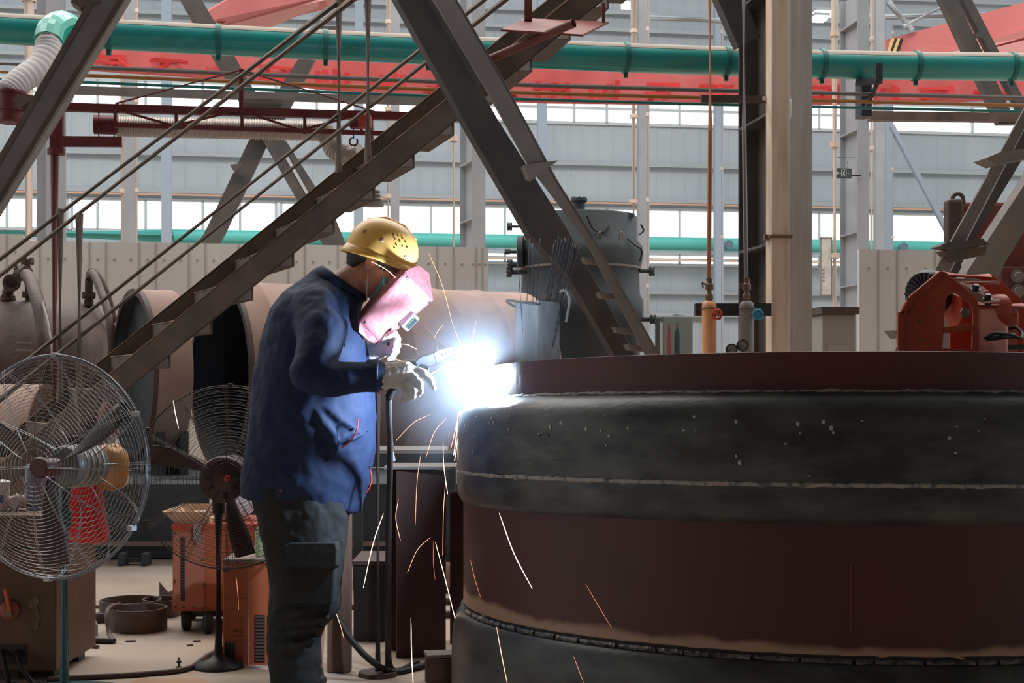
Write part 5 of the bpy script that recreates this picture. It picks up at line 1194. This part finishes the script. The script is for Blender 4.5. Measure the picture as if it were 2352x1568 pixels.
b.cap(Hd(.088, -.035, .022), Hd(.09, .035, .022), .012, .012)                  # brow
b.cap(Hd(.09, -.02, -.062), Hd(.09, .02, -.062), .008, .008)                   # lips
for s_ in (-1, 1):                                                             # ears
    e = Hd(-.010, s_ * .084, -.012)
    b.ell(e + ud * .006, .020, .009, .033, (fd, (sd + fd * -.4 * s_).normalized(), ud), 14, 10); b.ell(e - ud * .024 + fd * .004, .009, .007, .012, (fd, sd, ud), 10, 8)
b.chain([K_(775, 680), K_(800, 655), K_(838, 626)], [.082, .066, .060], 18)     # neck
b.chain([K_(745, 760), K_(770, 690)], [.12, .085])                             # chest below the collar
b.chain([K_(720, 1100), K_(712, 900), K_(740, 760)], [.12, .13, .11])
for s_ in (-1, 1):                                                             # arms and legs under the clothes, down to the wrists
    b.chain([K_(745, 750, s_ * .13), K_(735, 735, s_ * .185)], [.06, .05])
    b.chain([K_(690 + (s_ > 0) * 14, 1140, s_ * .09), K_(688 + (s_ > 0) * 30, 1330, s_ * .1), K_(676 + (s_ > 0) * 36, 1540, s_ * .1)], [.075, .055, .045])
b.chain([K_(735, 735, -.185), K_(705, 850, -.32), K_(860, 862, -.295)], [.05, .042, .032]); b.chain([K_(735, 735, .185), K_(775, 860, .24), K_(850, 812, .10)], [.05, .042, .032])
body = b.build('body', skin, wt, remesh=.005, sm=4)
for s_ in (-1, 1):
    b = B(); b.ell(Hd(.081, s_ * .032, .0), .012, .012, .012, n=14, m=10); b.build('eye', mat('eye_white', (.6, .58, .55), .2), wt, True)
# hair
b = B(); L = []
for j in range(11):
    row = []
    for k in range(33):
        az = 84 + 192 * k / 32; a = R(az); lo = -.080 + .095 * (abs(az - 180) / 96) ** 2.2; u_ = lo + (.055 - lo) * j / 10
        q = math.sqrt(max(.05, 1 - ((u_ - .028) / .125) ** 2)); row.append(Hd(-.012, 0, .028) + fd * (.103 * math.cos(a) * q) + sd * (.080 * math.sin(a) * q) + ud * (u_ - .028))
    L.append(row)
b.grid(L); b.build('hair', hairm, wt, True, solid=.006, disp=[(.008, .004)])
b = B()
for s_ in (-1, 1): b.ell(Hd(.036, s_ * .069, .022), .028, .007, .036, (fd, sd, ud), 14, 10)
b.build('sideburn_hair', hairm, wt, True)
# jacket: torso and arms fused into one cloth surface
secs = [((553, 1139), (832, 1176), .185), ((557, 1090), (848, 1108), .20), ((566, 1020), (862, 1025), .205), ((573, 950), (864, 950), .21), ((581, 890), (857, 890), .21), ((592, 830), (842, 840), .215), ((604, 770), (832, 785), .22), ((622, 712), (826, 742), .215), ((652, 670), (828, 712), .185), ((698, 640), (833, 697), .125), ((722, 620), (838, 690), .088)]
b = B(); rs_ = []
for (x0, y0), (x1, y1), hdp in secs:
    p, q = K_(x0, y0), K_(x1, y1); m_ = (p + q) / 2; ha = (q - p) / 2
    rs_.append([m_ + ha * (abs(math.cos(a)) ** 1.0 * (1 if math.cos(a) > 0 else -1)) + sd * hdp * 1.04 * (abs(math.sin(a)) ** 1.0 * (1 if math.sin(a) > 0 else -1)) for a in [2 * pi * k / 40 for k in range(40)]])
b.rings(rs_)
b.chain([K_(722, 712, -.15), K_(738, 760, -.24), K_(728, 815, -.30), K_(712, 858, -.345)], [.085, .082, .074, .068], 18)
b.chain([K_(712, 858, -.345), K_(760, 872, -.335), K_(815, 866, -.315), K_(866, 862, -.295)], [.066, .060, .055, .050], 18)
b.chain([K_(740, 712, .14), K_(775, 770, .20), K_(782, 850, .235)], [.085, .078, .066], 18)
b.chain([K_(782, 850, .235), K_(812, 832, .18), K_(842, 812, .11)], [.062, .055, .049], 18)
# folds: long soft ridges where the cloth hangs and bunches
for pts, rr in (([(755, 690), (790, 745), (792, 800)], .012), ([(700, 895), (735, 960), (765, 1000), (775, 1050)], .012), ([(705, 905), (760, 945), (815, 985)], .010), ([(768, 1020), (808, 1008), (846, 990)], .008)):
    b.chain([K_(x, y, -.205 + .10 * max(0, (x - 730) / 130) ** 2) for x, y in pts], [rr * .5] + [rr * 1.35] * (len(pts) - 2) + [rr * .5], 10)
b.build('jacket', navy, wt, remesh=.0075, sm=5, disp=[(.11, .020), (.04, .005)])
# collar
b = B(); rs_ = []
for (x0, y0), (x1, y1), hdp in (((718, 626), (838, 693), .092), ((724, 617), (841, 687), .087), ((744, 610), (843, 680), .079)):
    p, q = K_(x0, y0), K_(x1, y1); m_ = (p + q) / 2; ha = (q - p) / 2
    rs_.append([m_ + ha * math.cos(a) + sd * hdp * math.sin(a) for a in [2 * pi * k / 40 for k in range(40)]])
b.rings(rs_, cap=False); b.build('collar', navy, wt, True, solid=.008, sub=1)
b = B(); b.rings([[K_(868, 863, -.295) + V((0, math.cos(a) * .050 * q, math.sin(a) * .050 * q)) + V((h, h * .12, 0)) for a in [2 * pi * k / 28 for k in range(28)]] for h, q in ((-.035, 1.02), (0, 1.05), (.004, 1.0))], cap=False); b.build('cuff', navy, wt, True, solid=.006)
redt = mat('red_piping', (.55, .05, .05), .6)
b = B()
for pts, o in (([(822, 960), (820, 985), (806, 1010), (785, 1028)], -.165), ([(848, 1070), (853, 1095), (850, 1115), (842, 1130)], -.10), ([(788, 786), (808, 795), (818, 801)], -.02)):
    b.tube(smoothline([K_(x, y, o - .03) for x, y in pts], 5), .003, 6)
b.build('red_piping', redt, wt)
b = B(); b.lathe([(.001, .005), (.007, .004), (.009, 0)], K_(826, 808, .03), V((.3, -1, 0)), 14); b.build('snap_button', whitep, wt)
for x in (645, 682): B().lathe([(.001, .004), (.006, .003), (.007, 0)], K_(x, 1126, -.195), V((0, -1, 0)), 14).build('hem_snap', brass, wt)
# trousers
b = B()
def leg(o, dx, tab):
    rs_ = []
    for y, x0, x1, hdp in tab:
        p, q = K_(x0 + dx, y, o), K_(x1 + dx, y, o); m_ = (p + q) / 2; ha = (q - p) / 2
        rs_.append([m_ + ha * math.cos(a) + sd * hdp * math.sin(a) for a in [2 * pi * k / 28 for k in range(28)]])
    b.rings(rs_)
nl = [(1080, 575, 800, .11), (1150, 580, 808, .115), (1200, 592, 800, .118), (1260, 606, 792, .115), (1310, 616, 784, .108), (1345, 619, 781, .10), (1385, 616, 779, .098), (1412, 613, 768, .094), (1440, 613, 744, .088), (1480, 614, 738, .084), (1530, 619, 738, .082), (1566, 622, 742, .083)]
leg(-.085, 0, nl); leg(.105, 2, nl)
for y, x0, x1 in ((1400, 625, 745), (1425, 640, 750), (1448, 630, 735), (1350, 640, 760), (1475, 625, 725)): b.chain([K_(x0, y + 8, -.16), K_((x0 + x1) / 2, y, -.178), K_(x1, y - 8, -.15)], [.008, .016, .008], 10)
b.build('trousers', trou, wt, remesh=.007, sm=4, disp=[(.09, .020), (.035, .006)])
b = B(); b.prism([K_(x, y, -.205) for x, y in ((652, 1250), (668, 1246), (770, 1246), (773, 1262), (772, 1300), (764, 1305), (656, 1300))], V((.01, .05, 0))); b.build('pocket_flap', trou, wt, bev=.004)
b = B(); b.prism([K_(x, y, -.198) for x, y in ((656, 1290), (768, 1294), (764, 1388), (662, 1384))], V((.01, .05, 0))); b.build('cargo_pocket', trou, wt, bev=.006)
for o, dx in ((-.09, 0), (.105, 4)):
    b = B(); b.cap(K_(650 + dx, 1545, o), K_(720 + dx, 1556, o), .042, .03); b.cap(K_(640 + dx, 1556, o), K_(735 + dx, 1561, o), .026, .02); b.cap(K_(664 + dx, 1500, o), K_(660 + dx, 1545, o), .045, .042)
    sh_ = b.build('work_shoe', mat('shoe_dark', (.03, .028, .026), .6), wt, remesh=.006, sm=3)
# hard hat
hu = V((.36, 0, .93)); hf = V((.93, 0, -.36)); hcn = K_(873, 590)
ymat = mat('yellow_hard_hat', (1.0, .58, .155), .42, c2=(.86, .44, .09), ns=5, coat=.15, lo=.4, hi=.75)
b = B(); rs_ = []
for h, q in ((0, 1), (.03, .995), (.06, .955), (.09, .84), (.112, .66), (.126, .44), (.132, .22), (.134, .05)):
    rs_.append([hcn + hf * (.128 * math.cos(a) * q) + sd * (.104 * math.sin(a) * q) + hu * h for a in [2 * pi * k / 48 for k in range(48)]])
b.rings(rs_, cap=False); b._f([b.bm.verts[i] for i in ()]) if False else None
hat = b.build('hard_hat_shell', ymat, wt, True, solid=.004, sub=1)
b = B(); rows = []
for q, h in ((.985, .006), (1.03, -.003), (1.07, -.012), (1.085, -.020)):
    rows.append([hcn + hf * (.128 * math.cos(a) * q + (.018 * max(0, math.cos(a)) ** 3) * (q - .985) * 10) + sd * (.104 * math.sin(a) * q) + hu * (h - .012 * max(0, -math.cos(a)) * (q - .985) * 8) for a in [2 * pi * k / 48 for k in range(49)]])
b.grid(rows); b.build('hard_hat_brim', ymat, wt, True, solid=.004)
b = B(); b.tube([hcn + hf * (.134 * math.cos(a) + 0) + sd * (.060 * math.sin(a) * 0) + hu * .0 for a in ()] or [hcn + hf * -.118 + hu * .062, hcn + hf * -.085 + hu * .108, hcn + hf * -.03 + hu * .134, hcn + hf * .04 + hu * .130, hcn + hf * .095 + hu * .098], .008, 8); b.build('hard_hat_ridge', ymat, wt, True)
rv = mat('rivet_dull', (.45, .27, .18), .5, .3)
b = B()
for x, y in ((837, 531), (877, 551), (931, 592)): p, nn = hit(hat, x, y); b.lathe([(.001, .004), (.007, .003), (.009, 0), (.009, -.003)], p, nn, 14)
b.build('rivet', rv, wt, 40)
b = B()
for x, y in ((903, 538), (914, 541), (924, 547), (907, 549), (918, 554), (931, 556), (910, 562), (924, 565), (934, 567), (906, 569)): p, nn = hit(hat, x, y); b.lathe([(.001, .002), (.0028, .002), (.003, -.003)], p, nn, 10)
b.build('vent_holes', mat('hole_dark', (.05, .02, .01), .9), wt)
b = B(); b.rings([[hcn + hf * (.108 * q * math.cos(a)) + sd * (.085 * q * math.sin(a)) + hu * h for a in [2 * pi * k / 32 for k in range(32)]] for h, q in ((.005, 1), (-.014, 1.0), (-.034, .97))], cap=False); b.build('hat_suspension', mat('suspension_grey', (.06, .06, .058), .7), wt, True, solid=.003)
# dust mask with ear loops
b = B(); rows = []
for v_ in (0, .25, .5, .75, 1):
    rows.append([Hd(.048 + .062 * math.cos(a) * (.8 + .2 * math.sin(pi * v_)), .066 * math.sin(a) * (.95 + .08 * math.sin(pi * v_)), -.028 - .105 * v_) for a in [R(-88 + 176 * k / 16) for k in range(17)]])
b.grid(rows); b.build('face_mask', mat('mask_blue', (.16, .42, .52), .8), wt, True, solid=.003)
b = B()
for pts in (((846, 610), (843, 650), (842, 688)), ((878, 616), (881, 645), (884, 668))): b.tube([K_(x, y, -.084) for x, y in pts], .0016, 6)
b.build('mask_strings', whitep, wt)
# gloves: each one fused surface with separate fingers
def hand(name, spec, **k):
    b = B()
    for pts, rr in spec: b.chain([K_(x, y, o) for x, y, o in pts], rr, 12)
    return b.build(name, glove, wt, remesh=.0036, sm=4, disp=[(.02, .005)], **k)
hand('glove', [
    ([(864, 863, -0.295), (885, 862, -0.290), (905, 860, -0.280)], [.046, .046, .043]),
    ([(905, 855, -0.290), (930, 853, -0.280), (952, 858, -0.270)], [.036, .036, .024]),
    ([(905, 870, -0.270), (930, 872, -0.260), (948, 872, -0.255)], [.034, .034, .022]),
    ([(952, 850, -0.280), (972, 856, -0.280), (988, 870, -0.275), (996, 890, -0.265)], [.016, .0145, .013, .0105]),      # index
    ([(950, 866, -0.300), (964, 880, -0.305), (966, 896, -0.295), (958, 906, -0.280)], [.0155, .014, .013, .0105]),       # middle
    ([(940, 878, -0.305), (950, 894, -0.310), (948, 909, -0.300), (939, 916, -0.285)], [.015, .0135, .0125, .010]),       # ring
    ([(926, 884, -0.300), (934, 900, -0.305), (932, 914, -0.295), (925, 920, -0.280)], [.014, .0125, .0115, .0095]),      # little
    ([(915, 842, -0.250), (940, 834, -0.240), (962, 838, -0.230), (978, 848, -0.230)], [.018, .016, .014, .011]),           # thumb
])
hand('glove', [
    ([(838, 812, .11), (856, 806, .10), (872, 800, .08)], [.042, .042, .038]),
    ([(872, 798, .08), (892, 790, .06)], [.036, .032]),
    ([(884, 775, .06), (904, 768, .03), (914, 778, .0), (908, 790, -.01)], [.016, .0145, .013, .011]),
    ([(888, 786, .05), (906, 783, .02), (914, 793, -.005), (906, 803, -.01)], [.016, .0145, .013, .011]),
    ([(888, 798, .05), (904, 797, .02), (911, 806, .0), (901, 815, -.005)], [.0155, .014, .0125, .0105]),
    ([(884, 808, .06), (898, 810, .03), (903, 818, .01), (893, 824, .0)], [.0145, .013, .012, .010]),
    ([(874, 786, .05), (884, 774, .02), (898, 768, .0), (908, 765, -.01)], [.017, .0155, .0135, .011]),
])
# hand-held face shield
st = thing('welding_shield', 'pink hand-held welding shield with a small dark window held before the face', 'welding shield', K_(900, 800))
pink = mat('pink_fibre_shield', (.40, .13, .15), .65, c2=(.52, .21, .23), ns=60, bump=.2, bs=90)
A_, B_, C_, D_ = K_(930, 624, -.13), K_(994, 690, .06), K_(874, 788, .06), K_(826, 736, -.13)
nrm = (B_ - A_).cross(D_ - A_).normalized(); nrm = nrm if nrm.x > 0 else -nrm
rows = []
for i in range(9):
    u = i / 8; row = []
    for j in range(11):
        v_ = j / 10; p = A_ * (1 - u) * (1 - v_) + B_ * u * (1 - v_) + C_ * u * v_ + D_ * (1 - u) * v_
        row.append(p + nrm * (.018 * math.sin(pi * u)))
    rows.append(row)
B().grid(rows).build('front_panel', pink, st, True, solid=.003)
E_, F_ = K_(962, 611, -.02), K_(985, 628, .07)
B().grid([[A_, A_ * .5 + B_ * .5 + nrm * .018, B_], [K_(938, 618, -.1), E_, F_ * .6 + B_ * .4], [K_(945, 613, -.03), K_(962, 611, .04), F_]]).build('top_flap', pink, st, solid=.003)
B().grid([[D_, D_ * .5 + C_ * .5 + nrm * .018, C_], [K_(824, 762, -.10), K_(845, 780, -.02), K_(866, 792, .06)]]).build('bottom_flap', pink, st, solid=.003)
B().grid([[A_, A_ * .5 + D_ * .5, D_], [K_(918, 612, -.02), K_(868, 665, -.05), K_(824, 722, -.06)]]).build('side_flap', pink, st, solid=.003)
wc = (A_ * .14 + B_ * .86) * .53 + (D_ * .14 + C_ * .86) * .47 + nrm * .012
lx = (D_ - A_).normalized(); ly = nrm.cross(lx).normalized()
b = B(); b.box(wc + nrm * .012, .066, .046, .030, (lx, ly, nrm)); b.build('window_frame', mat('window_box_grey', (.30, .31, .33), .4, .3), st, bev=.006)
b = B(); b.box(wc + nrm * .028, .046, .027, .006, (lx, ly, nrm)); b.build('dark_glass', mat('welding_glass', (.02, .035, .03), .08), st, bev=.002)
for a_, c_, v_ in ((A_, D_, .04), (A_, D_, .96), (B_, C_, .06), (B_, C_, .95)): B().lathe([(.001, .005), (.005, .004), (.006, 0)], a_ + (c_ - a_) * v_ + nrm * .006 + (B_ - A_) * (.1 if a_ is A_ else -.06), nrm, 10).build('rivet', chrome, st)
B().tube([K_(886, 770, .03), K_(897, 795, .03), K_(903, 830, .03)], .012, 10).build('handle', black, st)
# electrode holder
et = thing('electrode_holder', 'dark electrode holder with a thin bright rod held in the near glove', 'welding tool', K_(940, 868, -.27))
ho = -.275
h0, h1 = K_(955, 838, ho), K_(1056, 798, ho + .10)
dv = (h1 - h0).normalized(); up_ = V((0, -1, 0)).cross(dv).normalized(); up_ = up_ if up_.z > 0 else -up_
b = B(); b.prism([h0 - up_ * .016, h0 + dv * .05 - up_ * .018, h0 + dv * .075 - up_ * .022, h0 + dv * .08 + up_ * .016, h0 + dv * .03 + up_ * .022, h0 + up_ * .012], V((0, .03, 0))); b.build('upper_jaw', mat('holder_dark', (.05, .055, .06), .45, .3), et, bev=.004)
b = B(); b.prism([h0 + dv * .08 - up_ * .018, h0 + dv * .168 - up_ * .010, h0 + dv * .172 + up_ * .010, h0 + dv * .10 + up_ * .020, h0 + dv * .08 + up_ * .016], V((0, .026, 0))); b.build('jaw_tip', mat('holder_dark2', (.13, .14, .15), .4, .4), et, bev=.003)
b = B(); b.beam(K_(985, 860, ho - .004), K_(1060, 816, ho + .096), .007, .012, up_); b.build('lower_jaw', chrome, et, bev=.002)
b = B()
for u in (.11, .126, .142, .155): b.lathe([(.001, .0015), (.0035, .0015), (.0035, 0)], h0 + dv * u - up_ * .002 - V((0, .002, 0)), V((0, -1, 0)), 10)
b.build('jaw_holes', black, et)
B().tube([K_(975, 846, ho + .01), K_(940, 866, -.13), K_(905, 888, -.26), K_(893, 912, -.25)], .014, 12).build('handle', black, et, 60)
B().tube([K_(1050, 808, ho + .11), K_(1078, 846, -.17), ARC + V((-.008, 0, .012))], .0022, 8).build('welding_rod', mat('rod_grey', (.35, .33, .3), .5), et)
tag(B().tube(smoothline([K_(893, 912, -.25), K_(893, 960, -.22), K_(896, 1040, -.14), K_(893, 1200, .0), K_(892, 1420, .1), P(900, 1535, 5.35), onfloor(960, 5.5) + UP * .012], 10), .0105, 8).build('welding_cable', rubber, smooth=60), 'black welding cable hanging straight down from the electrode holder', 'cable')
t = thing('hanging_torch', 'thin grey rod with a rusty clip and tape hanging beside the welder\'s belly', 'clamp', P(896, 1060, 5.3))
B().tube([P(893, 925, 5.3), P(894, 1000, 5.3)], .003, 6).build('rod', chrome, t)
b = B(); b.cap(P(894, 1000, 5.3), P(898, 1030, 5.3), .010, .014); b.build('clip', mat('rusty_clip', (.30, .12, .06), .6, c2=(.1, .05, .04), ns=40), t, True)
b = B(); b.cap(P(899, 1040, 5.3), P(904, 1056, 5.3), .010, .008); b.build('tape', mat('clear_tape', (.35, .38, .42), .3), t, True)
B().tube([P(897, 1020, 5.3), P(893, 1300, 5.32), onfloor(890, 5.36)], .010, 8).build('pole', rubber, t)

# ------------------------------------------------------------------ arc, smoke, sparks
t = thing('welding_arc', 'blinding white welding arc at the upper left edge of the red vessel', 'arc', ARC)
b = B(); b.ell(V((0, 0, 0)) + ARC, .028, .024, .034, n=24, m=16); b.build('arc_core', glow('arc_white', (.85, .93, 1), 30), t, True, disp=[(.02, .012)])
m = bpy.data.materials.new('arc_smoke'); m.use_nodes = True; nt = m.node_tree; nt.nodes.clear()
o_ = nt.nodes.new('ShaderNodeOutputMaterial'); vs = nt.nodes.new('ShaderNodeVolumeScatter'); vs.inputs['Color'].default_value = (.75, .87, 1, 1)
tc = nt.nodes.new('ShaderNodeTexCoord'); ln = nt.nodes.new('ShaderNodeVectorMath'); ln.operation = 'LENGTH'; nt.links.new(tc.outputs['Object'], ln.inputs[0])
mr = nt.nodes.new('ShaderNodeMapRange'); mr.interpolation_type = 'SMOOTHSTEP'; mr.inputs[1].default_value = .12; mr.inputs[2].default_value = .40; mr.inputs[3].default_value = .22; mr.inputs[4].default_value = 0
nt.links.new(ln.outputs['Value'], mr.inputs[0]); nt.links.new(mr.outputs[0], vs.inputs['Density']); nt.links.new(vs.outputs[0], o_.inputs['Volume'])
b = B(); b.ell(ARC, .41, .41, .41, n=32, m=20)
tag(b.build('welding_smoke', m, loc=ARC, smooth=True), 'faint blue smoke glowing around the welding arc', 'smoke', kind='stuff')
spk = [glow('spark_bright', (1, .72, .5), 7), glow('spark_orange', (1, .42, .24), 2.6), glow('spark_faint', (1, .35, .2), .9)]
def z5(x, y): return (780 + x / 2.3475, 900 + y / 2.3475)
def z4(x, y): return (520 + x / 3.733, 480 + y / 3.733)
def z7(x, y): return (1040 + x / 3.92, 1168 + y / 3.92)
SP = [([z5(490, 120), z5(400, 165), z5(305, 260)], 1, 1.2), ([z5(575, 140), z5(510, 220), z5(465, 355)], 1, 1.2), ([z5(440, 325), z5(418, 480), z5(408, 715)], 1, .9), ([z5(558, 275), z5(562, 400), z5(583, 550)], 0, 1.2), ([z5(572, 480), z5(560, 650), z5(556, 880)], 1, 1.1), ([z5(317, 580), z5(303, 680), z5(328, 800)], 1, 1.3), ([z5(236, 655), z5(180, 820), z5(128, 1055)], 0, 1.5), ([z5(488, 785), z5(420, 850), z5(365, 975)], 1, 1.0), ([z5(506, 800), z5(506, 920), z5(515, 1010)], 2, .9), ([z5(517, 810), z5(580, 1050), z5(655, 1350)], 0, 1.3), ([z5(385, 1220), z5(388, 1400), z5(396, 1568)], 0, 1.5), ([z7(418, 40), z7(550, 400), z7(715, 718)], 0, 1.6), ([z5(705, 905), z5(730, 1010), z5(760, 1105)], 2, .9), ([z7(395, 1070), z7(440, 1320), z7(490, 1568)], 1, 1.5), ([z5(640, 110), z5(630, 230), z5(615, 340)], 0, 2.0), ([z5(655, 100), z5(640, 230), z5(620, 370)], 0, 2.0), ([z5(650, 95), z5(625, 200), z5(600, 305)], 1, 1.6), ([z5(718, 185), z5(760, 310), z5(810, 430)], 0, 1.4), ([z5(735, 150), z5(780, 260), z5(855, 340)], 1, 1.2), ([z5(750, 100), z5(780, 140), z5(795, 170)], 0, 1.2), ([z5(670, 130), z5(678, 170), z5(685, 208)], 1, 1.2), ([z5(690, 1545), z5(692, 1568), z5(694, 1600)], 0, 2.0), ([z7(1198, 680), z7(1320, 890), z7(1430, 1072)], 2, .9), ([z7(1088, 1330), z7(1130, 1440), z7(1178, 1568)], 2, 1.1), ([z4(1735, 380), z4(1850, 650), z4(1940, 990)], 1, 1.1), ([z4(1945, 1000), z4(2010, 1160), z4(2060, 1290)], 1, 1.1), ([z4(1245, 450), z4(1400, 540), z4(1550, 700)], 0, 1.3), ([z4(1860, 990), z4(1810, 1050), z4(1780, 1115)], 1, 1.0), ([z4(1450, 1160), z4(1540, 1160), z4(1630, 1200)], 0, 1.2), ([z4(1400, 1280), z4(1500, 1300), z4(1600, 1316)], 1, 1.2), ([z4(2140, 960), z4(2105, 1160), z4(2095, 1260)], 1, 1.1), ([z4(2160, 1185), z4(2185, 1130), z4(2225, 1160)], 0, 1.1), ([z4(1800, 1375), z4(1870, 1356), z4(1935, 1382)], 0, 1.2), ([z4(2165, 1205), z4(2140, 1250), z4(2128, 1310)], 0, 1.1), ([z4(1750, 1270), z4(1800, 1270), z4(1812, 1180)], 0, 1.1), ([z4(1680, 980), z4(1800, 1110), z4(1930, 1210)], 2, .8), ([(542, 1320), (546, 1360), (548, 1400)], 2, 1.2), ([(768, 1398), (780, 1430), (790, 1466)], 1, 1.1), ([(398, 920), (402, 945), (410, 983)], 0, 1.3)]
for i, (pts, k, r_) in enumerate(SP):
    ps = smoothline([P(x, y, (4.86 if x > 1080 and y > 900 else 4.92) if y < 1480 or x < 1080 else 4.1) if not (1080 < x and y > 1150) else P(x, y, 3.85) for x, y in pts], 6); n_ = len(ps)
    tag(B().tube(ps, [.00075 * r_ * (.35 + .65 * math.sin(pi * (.12 + .8 * j / (n_ - 1)))) for j in range(n_)], 6).build('spark', spk[k]), 'thin glowing orange spark flying off the welding arc', 'spark', 'sparks flying off the welding arc')
